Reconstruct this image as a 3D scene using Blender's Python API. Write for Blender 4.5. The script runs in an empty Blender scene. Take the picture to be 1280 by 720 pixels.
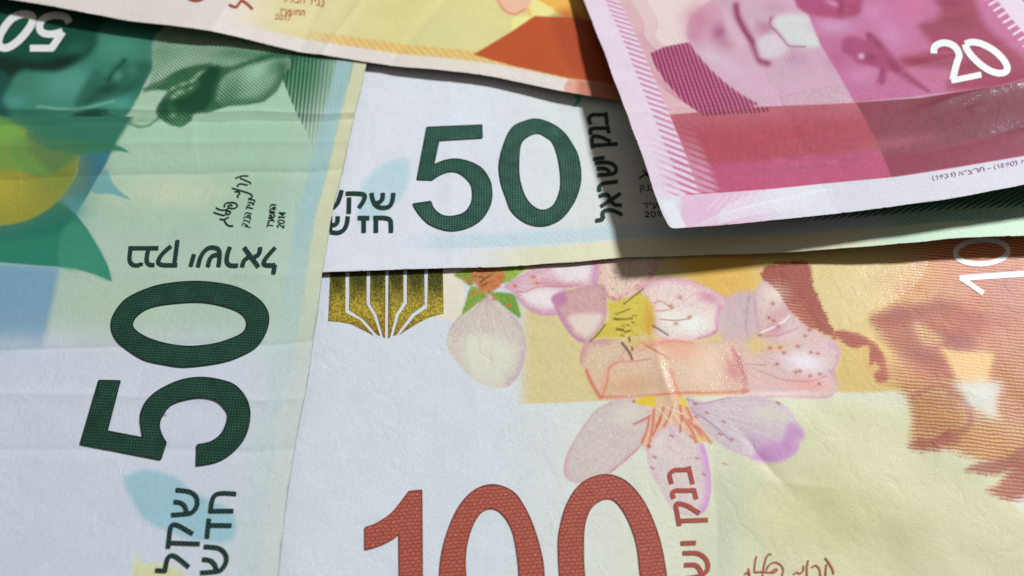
import bpy, math
import numpy as np
from mathutils import Vector
from mathutils.geometry import delaunay_2d_cdt

# ------------------------------------------------------------------ camera, light, exposure (1 unit = 1 cm)
sc = bpy.context.scene
C = sc.collection
sc.unit_settings.scale_length = 0.01
FPX, TILT, HCAM = 950.0, math.radians(30.78), 8.4926
cd = bpy.data.cameras.new('camera')
cam = bpy.data.objects.new('camera', cd); C.objects.link(cam); sc.camera = cam
cam.location = (0, 0, HCAM); cam.rotation_euler = (TILT, 0, 0)
cd.sensor_width = 36; cd.lens = FPX / 1280 * 36
cd.clip_start = 0.1; cd.clip_end = 500
cd.dof.use_dof = True; cd.dof.focus_distance = 9.4; cd.dof.aperture_fstop = 0.20

w = bpy.data.worlds.new('World'); sc.world = w; w.use_nodes = True
w.node_tree.nodes['Background'].inputs[0].default_value = (1.0, 0.93, 0.86, 1)
w.node_tree.nodes['Background'].inputs[1].default_value = 0.15

LDIR = Vector((0.66, 0.44, 0.62)).normalized()          # towards the lamp
ld = bpy.data.lights.new('room_lamp', 'AREA'); ld.shape = 'DISK'; ld.size = 10.5
ld.energy = 148000; ld.color = (0.86, 0.925, 1.0)
lamp = bpy.data.objects.new('room_lamp', ld); C.objects.link(lamp)
lamp.location = Vector((1.0, 6.0, 0)) + LDIR * 100
lamp.rotation_euler = (-LDIR).to_track_quat('-Z', 'Y').to_euler()

sc.view_settings.view_transform = 'Standard'; sc.view_settings.look = 'None'
sc.view_settings.exposure = 0.0; sc.view_settings.gamma = 1.0

# ------------------------------------------------------------------ tracing: image pixels <-> camera rays onto the table
ct, st = math.cos(TILT), math.sin(TILT)
def ray_to(p, z):
    p = np.asarray(p, float); a = (p[:, 0] - 640) / FPX; b = -(p[:, 1] - 360) / FPX
    dx, dy, dz = a, b * ct + st, b * st - ct
    k = -(HCAM - z) / dz
    return np.c_[dx * k, dy * k]
def to_pixels(P):  # world points projected through the camera to image pixels; print is painted there
    x, y, z = P[:, 0], P[:, 1], P[:, 2] - HCAM
    d = np.maximum(y * st - z * ct, 0.5); up = y * ct + z * st
    return np.c_[640 + FPX * x / d, 360 - FPX * up / d]
def T(ox, oy, s, pts):                                    # pixel points read off an enlarged tile of the image
    return [(ox + x / s, oy + y / s) for x, y in pts]

def s2l(c):
    c = np.asarray(c, float) / 255
    return np.where(c <= 0.04045, c / 12.92, ((c + 0.055) / 1.055) ** 2.4)
WHITE = s2l((212, 220, 230))
def ink(c):
    k = 0.80 * (s2l(c) / WHITE) ** 1.17; g = k @ np.array([0.3, 0.6, 0.1])
    return np.clip(g + (k - g) * 0.96, 0.006, 0.9)

def spline(pts, n=8, closed=True):
    p = np.asarray(pts, float); m = len(p); out = []
    if m < 3: return p
    for i in range(m if closed else m - 1):
        if closed: a, b, c, d = p[i - 1], p[i], p[(i + 1) % m], p[(i + 2) % m]
        else: a, b, c, d = p[max(i - 1, 0)], p[i], p[i + 1], p[min(i + 2, m - 1)]
        for t in np.arange(n) / n:
            out.append(0.5 * (2 * b + (c - a) * t + (2 * a - 5 * b + 4 * c - d) * t * t + (3 * b - 3 * c + d - a) * t ** 3))
    if not closed: out.append(p[-1])
    return np.array(out)
def outline(*segs):                                       # corners between smooth runs
    return np.concatenate([spline(s, 6, False) if len(s) > 2 else np.asarray(s, float) for s in segs])

def inside(P, poly):
    x, y = P[:, 0], P[:, 1]; r = np.zeros(len(P), bool); q = np.roll(poly, -1, 0)
    for (x0, y0), (x1, y1) in zip(poly, q):
        if y0 == y1: continue
        c = (y0 > y) != (y1 > y)
        r ^= c & (x < (x1 - x0) * (y - y0) / (y1 - y0) + x0)
    return r
def seg_dist(P, line, closed):
    d = np.full(len(P), 1e9); q = np.roll(line, -1, 0)
    n = len(line) if closed else len(line) - 1
    for i in range(n):
        a, b = line[i], q[i]; ab = b - a; L = ab @ ab
        if L < 1e-12: continue
        t = np.clip(((P - a) @ ab) / L, 0, 1)
        e = P - a - t[:, None] * ab
        d = np.minimum(d, (e * e).sum(1))
    return np.sqrt(d)
def smooth(x): x = np.clip(x, 0, 1); return x * x * (3 - 2 * x)

def vnoise(P, scale, seed):
    """smooth value noise over 2-D points, -1..1"""
    q = P / scale + 1000.0; i = np.floor(q).astype(np.int64); f = q - i; f = f * f * (3 - 2 * f)
    def h(a, b):
        n = (a * 73856093) ^ (b * 19349663) ^ (seed * 83492791)
        n = (n ^ (n >> 13)) * 1274126177 & 0x7fffffff
        return ((n ^ (n >> 16)) & 0xffff) / 32767.5 - 1
    a = h(i[:, 0], i[:, 1]); b = h(i[:, 0] + 1, i[:, 1]); c = h(i[:, 0], i[:, 1] + 1); d = h(i[:, 0] + 1, i[:, 1] + 1)
    return (a * (1 - f[:, 0]) + b * f[:, 0]) * (1 - f[:, 1]) + (c * (1 - f[:, 0]) + d * f[:, 0]) * f[:, 1]

class Paint:
    def __init__(s, S, uv, base):
        s.S, s.uv, s.clip, s.cop = S, uv, None, 1.0; s.c = np.tile(ink(base), (len(S), 1)); s.h = np.zeros(len(S))
    def _near(s, pts, m):
        lo, hi = pts.min(0) - m, pts.max(0) + m
        return np.where((s.S[:, 0] > lo[0]) & (s.S[:, 0] < hi[0]) & (s.S[:, 1] > lo[1]) & (s.S[:, 1] < hi[1]))[0]
    def _mix(s, i, a, col, hatch, mul):
        if col is not None:
            k = ink(col); h_ = a; a = a * s.cop
            s.c[i] = s.c[i] * (1 - a[:, None]) + (s.c[i] * k / 0.8 if mul else k) * a[:, None]; a = h_
        if hatch is not None: s.h[i] = s.h[i] * (1 - a) + hatch * a
    def poly(s, pts, col, soft=1.5, op=1.0, hatch=None, mul=False, curve=True, ragged=0):
        p = spline(pts, 5) if curve else np.asarray(pts, float)
        i = s._near(p, soft * 2 + ragged)
        if not len(i): return
        Q = s.S[i]
        if ragged: Q = Q + ragged * np.c_[vnoise(Q, 4, 3), vnoise(Q, 4, 5)] + ragged * np.c_[vnoise(Q, 1.6, 7), vnoise(Q, 1.6, 9)]
        d = seg_dist(Q, p, True); d = np.where(inside(Q, p), d, -d)
        s._mix(i, smooth(d / (2 * soft) + 0.5) * op, col, hatch, mul)
    def blob(s, x, y, rx, ry, col, op=1.0, rot=0, hatch=None, mul=False):
        i = s._near(np.array([[x, y]]), 2.6 * max(rx, ry))
        if not len(i): return
        d = s.S[i] - (x, y); c, n = math.cos(math.radians(rot)), math.sin(math.radians(rot))
        a = (d[:, 0] * c + d[:, 1] * n) / rx; b = (-d[:, 0] * n + d[:, 1] * c) / ry
        s._mix(i, np.exp(-(a * a + b * b)) * op, col, hatch, mul)
    def line(s, pts, wid, col, soft=1.0, op=1.0, stip=0, hatch=None):
        p = spline(pts, 5, False); i = s._near(p, wid + soft * 3)
        if not len(i): return
        a = smooth((wid / 2 - seg_dist(s.S[i], p, False)) / (2 * soft) + 0.5) * op
        if stip:                                           # printed as dots that thin out towards the edge
            w_ = smooth(1 - seg_dist(s.S[i], p, False) / (wid * 0.5 + soft * 1.6))
            dot = 0.5 + 0.5 * vnoise(s.S[i], 1.15, 11) + 0.25 * vnoise(s.S[i], 0.7, 17)
            a = 0.75 * op * smooth((dot - (1 - 0.85 * w_)) / 0.30 + 0.4) * np.minimum(w_ * 3, 1)
        if s.clip is not None: a = a * smooth(np.where(inside(s.S[i], s.clip), 0.5, -0.5) * np.minimum(seg_dist(s.S[i], s.clip, True), 2) + 0.7)
        s._mix(i, a, col, hatch, False)
    def mask(s, a, col, hatch=None, mul=False): s._mix(np.arange(len(s.S)), a, col, hatch, mul)
    def grain(s, pts, amp, scale=1.2, seed=1, tint=(1, 1, 1)):
        p = spline(pts, 5); i = s._near(p, 3); i = i[inside(s.S[i], p)]
        n = vnoise(s.S[i], scale, seed) + 0.6 * vnoise(s.S[i], scale * 0.6, seed + 5)
        s.c[i] *= 1 + amp * n[:, None] * np.array(tint)

# ------------------------------------------------------------------ materials
def nd(nt, t, **k):
    n = nt.nodes.new(t)
    for a, v in k.items():
        if a in n.inputs: n.inputs[a].default_value = v
        else: setattr(n, a, v)
    return n
def new_mat(name):
    m = bpy.data.materials.new(name); m.use_nodes = True
    nt = m.node_tree; return m, nt, nt.nodes['Principled BSDF'], nt.links.new
def math_node(nt, op, a, b):
    n = nt.nodes.new('ShaderNodeMath'); n.operation = op
    for k, v in enumerate((a, b)):
        if isinstance(v, (int, float)): n.inputs[k].default_value = v
        else: nt.links.new(v, n.inputs[k])
    return n.outputs[0]
def mix_col(nt, fac, a, b, mode='MIX'):
    n = nt.nodes.new('ShaderNodeMix'); n.data_type = 'RGBA'; n.blend_type = mode
    for k, v in ((0, fac), (6, a), (7, b)):
        if isinstance(v, (int, float)): n.inputs[k].default_value = v
        elif isinstance(v, tuple): n.inputs[k].default_value = (*v, 1)
        else: nt.links.new(v, n.inputs[k])
    return n.outputs[2]
def waves(nt, co, ang, period, dist, dscale=1.2):
    mp = nd(nt, 'ShaderNodeMapping'); mp.inputs['Rotation'].default_value = (0, 0, math.radians(ang)); nt.links.new(co, mp.inputs['Vector'])
    wv = nd(nt, 'ShaderNodeTexWave', Scale=0.314 / period, Distortion=dist); wv.inputs['Detail Scale'].default_value = dscale; wv.inputs['Detail'].default_value = 0.5
    nt.links.new(mp.outputs[0], wv.inputs['Vector']); return wv.outputs['Fac']

def print_material(name, hatch_angles, hatch_ink, period=0.05, rough=0.55, spec=0.35, bump=0.25, flecks=0.0, hdist=1.5, crumple=1.0):
    m, nt, b, lk = new_mat(name)
    at = nd(nt, 'ShaderNodeAttribute', attribute_name='ink'); co = nd(nt, 'ShaderNodeTexCoord').outputs['Object']
    col = at.outputs['Color']
    # engraved lines
    def dark(ang, p, k):
        t = math_node(nt, 'SUBTRACT', math_node(nt, 'MULTIPLY', at.outputs['Alpha'], k), waves(nt, co, ang, p, hdist))
        n = nt.nodes.new('ShaderNodeMath'); n.operation = 'MULTIPLY_ADD'; n.use_clamp = True; lk(t, n.inputs[0]); n.inputs[1].default_value = 3.5; n.inputs[2].default_value = 0.15
        return math_node(nt, 'MULTIPLY', n.outputs[0], math_node(nt, 'GREATER_THAN', at.outputs['Alpha'], 0.03))
    lines = dark(hatch_angles[0], period, 1.0)
    if len(hatch_angles) > 1: lines = math_node(nt, 'MAXIMUM', lines, math_node(nt, 'MULTIPLY', dark(hatch_angles[1], period * 1.2, 0.30), 0.6))
    col = mix_col(nt, math_node(nt, 'MULTIPLY', lines, 0.80), col, tuple(ink(hatch_ink)))
    # paper tooth, fibres and handling grime
    n1 = nd(nt, 'ShaderNodeTexNoise', Scale=55.0, Detail=3.0); lk(co, n1.inputs['Vector'])
    n2 = nd(nt, 'ShaderNodeTexNoise', Scale=2.2, Detail=6.0, Roughness=0.65); lk(co, n2.inputs['Vector'])
    g = math_node(nt, 'ADD', math_node(nt, 'MULTIPLY', n1.outputs['Fac'], 0.22), math_node(nt, 'MULTIPLY', n2.outputs['Fac'], 0.16))
    g = math_node(nt, 'ADD', g, 0.77)
    fm = nd(nt, 'ShaderNodeMapping'); fm.inputs['Rotation'].default_value = (0, 0, math.radians(38)); fm.inputs['Scale'].default_value = (7, 42, 1); lk(co, fm.inputs['Vector'])
    fn = nd(nt, 'ShaderNodeTexNoise', Scale=1.0, Detail=3.0, Roughness=0.7, Distortion=0.8); lk(fm.outputs[0], fn.inputs['Vector'])
    g = math_node(nt, 'ADD', g, math_node(nt, 'MULTIPLY', fn.outputs['Fac'], 0.08))
    cb = nt.nodes.new('ShaderNodeCombineColor')
    for k in range(3): lk(g, cb.inputs[k])
    col = mix_col(nt, 1.0, col, cb.outputs[0], 'MULTIPLY')
    if flecks:                                             # bright pinpoints of surface sparkle painted into the colour, along the fibres
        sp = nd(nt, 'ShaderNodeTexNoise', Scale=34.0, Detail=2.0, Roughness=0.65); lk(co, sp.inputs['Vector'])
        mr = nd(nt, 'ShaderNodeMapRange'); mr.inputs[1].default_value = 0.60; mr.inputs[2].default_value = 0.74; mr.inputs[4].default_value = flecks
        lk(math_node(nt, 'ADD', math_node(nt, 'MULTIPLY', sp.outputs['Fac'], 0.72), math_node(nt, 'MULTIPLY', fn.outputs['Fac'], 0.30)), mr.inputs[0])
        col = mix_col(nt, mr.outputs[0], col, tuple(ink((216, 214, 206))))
    lk(col, b.inputs['Base Color'])
    rr = nd(nt, 'ShaderNodeMapRange'); rr.inputs[3].default_value = rough - 0.10; rr.inputs[4].default_value = rough + 0.10
    lk(n2.outputs['Fac'], rr.inputs[0]); lk(rr.outputs[0], b.inputs['Roughness'])
    b.inputs['Specular IOR Level'].default_value = spec
    n3 = nd(nt, 'ShaderNodeTexNoise', Scale=26.0, Detail=4.0, Roughness=0.6); lk(co, n3.inputs['Vector'])
    hsum = math_node(nt, 'ADD', math_node(nt, 'MULTIPLY', n3.outputs['Fac'], 0.0045), math_node(nt, 'MULTIPLY', n1.outputs['Fac'], 0.004))
    n4 = nd(nt, 'ShaderNodeTexNoise', Scale=3.2, Detail=5.0, Roughness=0.55, Distortion=0.6); lk(co, n4.inputs['Vector'])
    hsum = math_node(nt, 'ADD', hsum, math_node(nt, 'MULTIPLY', n4.outputs['Fac'], 0.016))
    for sc_, hh, off in ((0.75, 0.075, 0.0), (1.9, 0.028, 7.3)):                      # creased facets of handled paper
        wv_ = nt.nodes.new('ShaderNodeVectorMath'); wv_.operation = 'MULTIPLY_ADD'; lk(n4.outputs['Color'], wv_.inputs[0]); wv_.inputs[1].default_value = (0.9 / sc_, 0.9 / sc_, 0); lk(co, wv_.inputs[2])
        ad = nt.nodes.new('ShaderNodeVectorMath'); ad.operation = 'ADD'; lk(wv_.outputs[0], ad.inputs[0]); ad.inputs[1].default_value = (off, off, 0)
        vo = nt.nodes.new('ShaderNodeTexVoronoi'); vo.voronoi_dimensions = '2D'; vo.feature = 'DISTANCE_TO_EDGE'; vo.inputs['Scale'].default_value = sc_; lk(ad.outputs[0], vo.inputs['Vector'])
        fade = math_node(nt, 'MULTIPLY', math_node(nt, 'MINIMUM', vo.outputs['Distance'], 0.10), math_node(nt, 'MULTIPLY', n2.outputs['Fac'], hh * crumple))
        hsum = math_node(nt, 'ADD', hsum, fade)
    bp = nd(nt, 'ShaderNodeBump', Strength=bump, Distance=1.0); lk(hsum, bp.inputs['Height']); lk(bp.outputs[0], b.inputs['Normal'])
    return m

def foil_strip_material(name, base, rough=0.15, coat=0.28, flake=0.0045):            # clear pearlescent stripe over the print
    base_m = base.copy(); base_m.name = name
    nt = base_m.node_tree; b = nt.nodes['Principled BSDF']
    b.inputs['Coat Weight'].default_value = coat; b.inputs['Coat Roughness'].default_value = rough
    co = nd(nt, 'ShaderNodeTexCoord').outputs['Object']
    v = nd(nt, 'ShaderNodeTexNoise', Scale=38.0, Detail=2.0, Roughness=0.7); nt.links.new(co, v.inputs['Vector'])
    n2 = nd(nt, 'ShaderNodeTexNoise', Scale=7.0, Detail=3.0); nt.links.new(co, n2.inputs['Vector'])
    h = math_node(nt, 'ADD', math_node(nt, 'MULTIPLY', v.outputs['Fac'], flake), math_node(nt, 'MULTIPLY', n2.outputs['Fac'], 0.006))
    bp = nd(nt, 'ShaderNodeBump', Strength=1.0, Distance=1.0); nt.links.new(h, bp.inputs['Height'])
    nt.links.new(bp.outputs[0], b.inputs['Coat Normal'])
    return base_m

def ink_material(name, col, light, kind, period=0.034, rough=0.5):
    m, nt, b, lk = new_mat(name)
    co = nd(nt, 'ShaderNodeTexCoord').outputs['Object']; c0, c1 = tuple(ink(col)), tuple(ink(light))
    if kind == 'mesh':
        a = math_node(nt, 'MAXIMUM', waves(nt, co, 3, period, 0.6), waves(nt, co, 88, period, 0.6))
        mr = nd(nt, 'ShaderNodeMapRange'); mr.inputs[1].default_value = 0.72; mr.inputs[2].default_value = 1.0; mr.inputs[4].default_value = 0.55
        lk(a, mr.inputs[0]); f = mr.outputs[0]
        n = nd(nt, 'ShaderNodeTexNoise', Scale=5.0, Detail=2.0); lk(co, n.inputs['Vector'])
        f = math_node(nt, 'MULTIPLY', f, math_node(nt, 'MULTIPLY', n.outputs['Fac'], 1.7))
        colr = mix_col(nt, f, c0, c1)
    elif kind == 'brick':
        br = nd(nt, 'ShaderNodeTexBrick'); br.inputs['Scale'].default_value = 1.0
        br.inputs['Brick Width'].default_value = 0.058; br.inputs['Row Height'].default_value = 0.040; br.inputs['Mortar Size'].default_value = 0.0045
        br.inputs['Mortar Smooth'].default_value = 0.5
        br.inputs['Color1'].default_value = (*c0, 1); br.inputs['Color2'].default_value = (*[x * 1.12 for x in c0], 1); br.inputs['Mortar'].default_value = (*c1, 1)
        nz = nd(nt, 'ShaderNodeTexNoise', Scale=9.0); lk(co, nz.inputs['Vector'])
        vm = nt.nodes.new('ShaderNodeVectorMath'); vm.operation = 'MULTIPLY_ADD'; lk(nz.outputs['Color'], vm.inputs[0]); vm.inputs[1].default_value = (0.02, 0.03, 0); lk(co, vm.inputs[2])
        lk(vm.outputs[0], br.inputs['Vector']); colr = br.outputs['Color']
        n = nd(nt, 'ShaderNodeTexNoise', Scale=24.0, Detail=2.0); lk(co, n.inputs['Vector'])
        mr = nd(nt, 'ShaderNodeMapRange'); mr.inputs[1].default_value = 0.62; mr.inputs[2].default_value = 0.8; mr.inputs[4].default_value = 0.5
        lk(n.outputs['Fac'], mr.inputs[0]); colr = mix_col(nt, mr.outputs[0], colr, tuple(ink((215, 165, 150))))
    elif kind == 'diag':
        a = waves(nt, co, 40, period, 0.4)
        mr = nd(nt, 'ShaderNodeMapRange'); mr.inputs[1].default_value = 0.7; mr.inputs[2].default_value = 1.0; mr.inputs[4].default_value = 0.5
        lk(a, mr.inputs[0]); colr = mix_col(nt, mr.outputs[0], c0, c1)
    else:
        n = nd(nt, 'ShaderNodeTexNoise', Scale=30.0, Detail=2.0); lk(co, n.inputs['Vector'])
        colr = mix_col(nt, math_node(nt, 'MULTIPLY', n.outputs['Fac'], 0.5), c0, c1)
    lk(colr, b.inputs['Base Color']); b.inputs['Roughness'].default_value = rough; b.inputs['Specular IOR Level'].default_value = 0.3
    n3 = nd(nt, 'ShaderNodeTexNoise', Scale=30.0, Detail=3.0); lk(co, n3.inputs['Vector'])
    bp = nd(nt, 'ShaderNodeBump', Strength=0.3, Distance=0.01); lk(n3.outputs['Fac'], bp.inputs['Height']); lk(bp.outputs[0], b.inputs['Normal'])
    return m

def gold_material():
    m, nt, b, lk = new_mat('gold_foil')
    co = nd(nt, 'ShaderNodeTexCoord').outputs['Object']
    at = nd(nt, 'ShaderNodeAttribute', attribute_name='ink')
    n = nd(nt, 'ShaderNodeTexNoise', Scale=36.0, Detail=2.0, Roughness=0.7); lk(co, n.inputs['Vector'])
    mr = nd(nt, 'ShaderNodeMapRange'); mr.inputs[1].default_value = 0.34; mr.inputs[2].default_value = 0.74; lk(n.outputs['Fac'], mr.inputs[0])
    c = mix_col(nt, mr.outputs[0], (0.20, 0.145, 0.012), (0.80, 0.58, 0.06))
    c = mix_col(nt, 1.0, c, at.outputs['Color'], 'MULTIPLY')
    lk(c, b.inputs['Base Color']); b.inputs['Metallic'].default_value = 0.12; b.inputs['Roughness'].default_value = 0.38
    bp = nd(nt, 'ShaderNodeBump', Strength=0.6, Distance=0.02); lk(n.outputs['Fac'], bp.inputs['Height']); lk(bp.outputs[0], b.inputs['Normal'])
    return m

# ------------------------------------------------------------------ object helpers
def root(name, label, group, loc, rot):
    o = bpy.data.objects.new(name, None); C.objects.link(o); o.empty_display_size = 0.5
    o.location = loc; o.rotation_euler = (0, 0, rot)
    o['label'] = label; o['category'] = 'banknote'; o['group'] = group
    return o
def mesh_obj(name, V, F, mat, parent, colors=None, label=None):
    V = np.asarray(V, np.float32); F = np.asarray(F, np.int32); k = F.shape[1]
    me = bpy.data.meshes.new(name)
    me.vertices.add(len(V)); me.vertices.foreach_set('co', V.ravel())
    me.loops.add(F.size); me.loops.foreach_set('vertex_index', F.ravel())
    me.polygons.add(len(F)); me.polygons.foreach_set('loop_start', np.arange(0, F.size, k, dtype=np.int32))
    me.polygons.foreach_set('loop_total', np.full(len(F), k, np.int32))
    me.polygons.foreach_set('use_smooth', np.ones(len(F), bool))
    if colors is not None:
        a = me.color_attributes.new('ink', 'FLOAT_COLOR', 'POINT'); a.data.foreach_set('color', colors.astype(np.float32).ravel())
    me.update(calc_edges=True); me.validate()
    me.materials.append(mat)
    o = bpy.data.objects.new(name, me); C.objects.link(o); o.parent = parent
    if label: o['label'] = label
    return o

STEP = 0.0135
class Note:
    """One banknote: a bent sheet over its own (u, v) rectangle, u to the right and v away from the bottom edge."""
    def __init__(s, name, label, group, W, H, loc, deg, z, bow=None):
        s.W, s.H, s.zf, s.bowf = W, H, z, bow
        s.loc = np.array(loc, float); s.rot = math.radians(deg); c, n = math.cos(s.rot), math.sin(s.rot)
        s.R = np.array([[c, -n], [n, c]])
        s.root = root(name, label, group, (loc[0], loc[1], 0), s.rot); s.k = 0
    def local(s, uv):
        uv = np.asarray(uv, float); du, dv = s.bowf(uv) if s.bowf else (0, 0)
        return np.c_[uv[:, 0] + du, uv[:, 1] + dv, s.zf(uv)]
    def world(s, uv):
        L = s.local(uv); return np.c_[L[:, :2] @ s.R.T + s.loc, L[:, 2]]
    def uv(s, p):                                          # image pixels -> place on this note's bent surface
        p = np.asarray(p, float); z = np.zeros(len(p)) + 0.1
        q = (ray_to(p, z) - s.loc) @ s.R
        for _ in range(14):
            P = s.world(q); q = q + (ray_to(p, P[:, 2]) - P[:, :2]) @ s.R
        return q
    def sheet(s, painter, parts, mat, mats):
        cu, cv = np.linspace(0, s.W, 90), np.linspace(0, s.H, 60)
        g = np.array(np.meshgrid(cu, cv, indexing='ij')).reshape(2, -1).T
        S = to_pixels(s.world(g)); ok = (S[:, 0] > -25) & (S[:, 0] < 1305) & (S[:, 1] > -25) & (S[:, 1] < 745)
        def axis(L, lo, hi):
            lo, hi = max(lo - 0.1, 0), min(hi + 0.1, L)
            return np.unique(np.round(np.r_[np.linspace(0, lo, int(lo / 0.08) + 2), np.linspace(lo, hi, int((hi - lo) / STEP) + 2), np.linspace(hi, L, int((L - hi) / 0.08) + 2)], 5))
        au, av = axis(s.W, *(f(g[ok, 0]) for f in (np.min, np.max))), axis(s.H, *(f(g[ok, 1]) for f in (np.min, np.max)))
        nu, nv = len(au), len(av)
        uv = np.array(np.meshgrid(au, av, indexing='ij')).reshape(2, -1).T
        r = 0.06                                           # rounded corners
        cc = np.c_[np.clip(uv[:, 0], r, s.W - r), np.clip(uv[:, 1], r, s.H - r)]; d = uv - cc; L = np.hypot(d[:, 0], d[:, 1])
        corner = (np.abs(d[:, 0]) > 0) & (np.abs(d[:, 1]) > 0) & (L > r)
        uv[corner] = cc[corner] + d[corner] * (r / L[corner])[:, None]
        onu = (np.abs(uv[:, 0]) < 1e-6) | (np.abs(uv[:, 0] - s.W) < 1e-6); onv = (np.abs(uv[:, 1]) < 1e-6) | (np.abs(uv[:, 1] - s.H) < 1e-6)
        fz = 0.0018 * vnoise(uv, 0.03, 61) + 0.006 * vnoise(uv, 0.35, 62) - 0.007 * smooth((vnoise(uv, 0.09, 63) - 0.82) / 0.15)     # nicks in the cut edge
        uv[onu, 0] += (fz * np.sign(uv[:, 0] - s.W / 2))[onu]; uv[onv, 1] += (fz * np.sign(uv[:, 1] - s.H / 2))[onv]
        V = s.local(uv); S = to_pixels(s.world(uv))
        P = painter(s, S, uv)
        # handling wear along the cut edge and grain of the print
        e = np.minimum(np.minimum(uv[:, 0], s.W - uv[:, 0]), np.minimum(uv[:, 1], s.H - uv[:, 1]))
        wear = smooth(1 - e / (0.018 + 0.012 * vnoise(uv, 0.12, 21))) * np.clip(0.25 + 0.5 * vnoise(uv, 0.22, 22), 0, 0.6)
        P.c *= 1 - 0.55 * wear[:, None]
        P.c *= 1 + 0.030 * vnoise(uv, 0.016, 31)[:, None]
        P.c = np.clip(P.c, 0.004, 0.92)
        col = np.c_[P.c, np.clip(P.h, 0, 1)]
        I = np.arange(nu * nv).reshape(nu, nv)
        F = np.stack([I[:-1, :-1], I[1:, :-1], I[1:, 1:], I[:-1, 1:]], -1).reshape(-1, 4)
        fc = S[F].mean(1); fuv = uv[F].mean(1); lab = np.zeros(len(F), int)
        for k, (pname, test, *_) in enumerate(parts, 1):
            m = test(fc, fuv) if callable(test) else inside(fc, spline(test, 6))
            lab[m & (lab == 0)] = k
        def sub(k):
            f = F[lab == k]; used, invd = np.unique(f, return_inverse=True); return used, invd.reshape(f.shape)
        used, f = sub(0)
        # bare paper: printed face + cut edge + underside
        TH = 0.011
        bi = np.r_[I[:, 0], I[-1, 1:], I[-2::-1, -1], I[0, -2:0:-1]]
        Vb = V[bi].copy(); Vb[:, 2] -= TH
        ku, kv = np.unique(np.r_[0:nu:6, nu - 1]), np.unique(np.r_[0:nv:6, nv - 1])
        J = I[np.ix_(ku, kv)].ravel(); Vu = V[J].copy(); Vu[:, 2] -= TH * 1.0
        n0 = len(used); nb = len(bi)
        VV = np.r_[V[used], V[bi], Vb, Vu]
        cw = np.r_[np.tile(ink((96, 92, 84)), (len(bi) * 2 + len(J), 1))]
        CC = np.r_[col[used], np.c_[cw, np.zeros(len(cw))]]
        a = n0 + np.arange(nb); b = n0 + (np.arange(nb) + 1) % nb
        skirt = np.stack([a, a + nb, b + nb, b], -1)
        K = n0 + 2 * nb + np.arange(len(J)).reshape(len(ku), len(kv))
        under = np.stack([K[:-1, :-1], K[:-1, 1:], K[1:, 1:], K[1:, :-1]], -1).reshape(-1, 4)
        mesh_obj('paper', VV, np.r_[f, skirt, under], mat, s.root, CC)
        for k, (pname, test, *om) in enumerate(parts, 1):
            used, f = sub(k)
            if len(f): mesh_obj(pname, V[used], f, om[0] if om else mats.get(pname, mat), s.root, col[used])
    def _up(s, uv, h): L = s.local(uv); L[:, 2] += h; return L
    def fill(s, loops, name, mat, h=0.0045, color=None, label=None, rim=None):
        s.k += 1; px = loops
        loops = [s.uv(l) for l in loops]; allp = np.concatenate(loops); lo, hi = allp.min(0), allp.max(0)
        edges, n = [], 0
        for l in loops:
            edges += [(n + i, n + (i + 1) % len(l)) for i in range(len(l))]; n += len(l)
        g = np.array(np.meshgrid(np.arange(lo[0], hi[0], 0.05), np.arange(lo[1], hi[1], 0.05), indexing='ij')).reshape(2, -1).T
        ins = np.zeros(len(g), bool); dist = np.full(len(g), 1e9)
        for l in loops: ins ^= inside(g, l); dist = np.minimum(dist, seg_dist(g, l, True))
        g = g[ins & (dist > 0.018)]
        pts = [Vector(p) for p in np.r_[allp, g]]
        vs, _, fs, *_ = delaunay_2d_cdt(pts, edges, [], 0, 1e-6)
        vs = np.array([(v.x, v.y) for v in vs]); fs = np.array([f for f in fs if len(f) == 3])
        cen = vs[fs].mean(1); ins = np.zeros(len(cen), bool)
        for l in loops: ins ^= inside(cen, l)
        a = vs[fs]; area = np.abs((a[:, 1, 0] - a[:, 0, 0]) * (a[:, 2, 1] - a[:, 0, 1]) - (a[:, 2, 0] - a[:, 0, 0]) * (a[:, 1, 1] - a[:, 0, 1]))
        fs = fs[ins & (area > 1e-9)]
        sgn = (a[:, 1, 0] - a[:, 0, 0]) * (a[:, 2, 1] - a[:, 0, 1]) - (a[:, 2, 0] - a[:, 0, 0]) * (a[:, 1, 1] - a[:, 0, 1])
        col = None
        if color: c = color(s, vs); col = np.c_[c, np.ones(len(c))]
        o = mesh_obj(name, s._up(vs, h), fs, mat, s.root, col, label)
        if rim:
            for l in px: s.strokes([(np.r_[l, l[:1]], 1.25)], 'outline', rim, h + 0.002, smooth_line=False).parent = o
        return o
    def strokes(s, items, name, mat, h=0.004, label=None, smooth_line=True):
        """items: (points, width) in image pixels; one mesh, each stroke a hair above the last"""
        VV, FF, n = [], [], 0
        for j, (pts, wd) in enumerate(items):
            p = spline(pts, 6, False) if (smooth_line and len(pts) > 2) else np.asarray(pts, float)
            d = np.r_[0, np.cumsum(np.hypot(*np.diff(p, axis=0).T))]; m = max(int(d[-1] / 1.6), 2)
            t = np.linspace(0, d[-1], m + 1); p = np.c_[np.interp(t, d, p[:, 0]), np.interp(t, d, p[:, 1])]
            g = np.gradient(p, axis=0); g /= np.maximum(np.hypot(g[:, 0], g[:, 1]), 1e-9)[:, None]
            nrm = np.c_[-g[:, 1], g[:, 0]] * wd / 2
            q = s.uv(np.r_[p + nrm, p, p - nrm]); VV.append(s._up(q, h + 0.00045 * j)); k = m + 1
            i = np.arange(m)
            for o in (0, k): FF.append(np.stack([n + o + i, n + o + i + 1, n + o + k + i + 1, n + o + k + i], -1))
            n += 3 * k
        return mesh_obj(name, np.concatenate(VV), np.concatenate(FF), mat, s.root, None, label)

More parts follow.
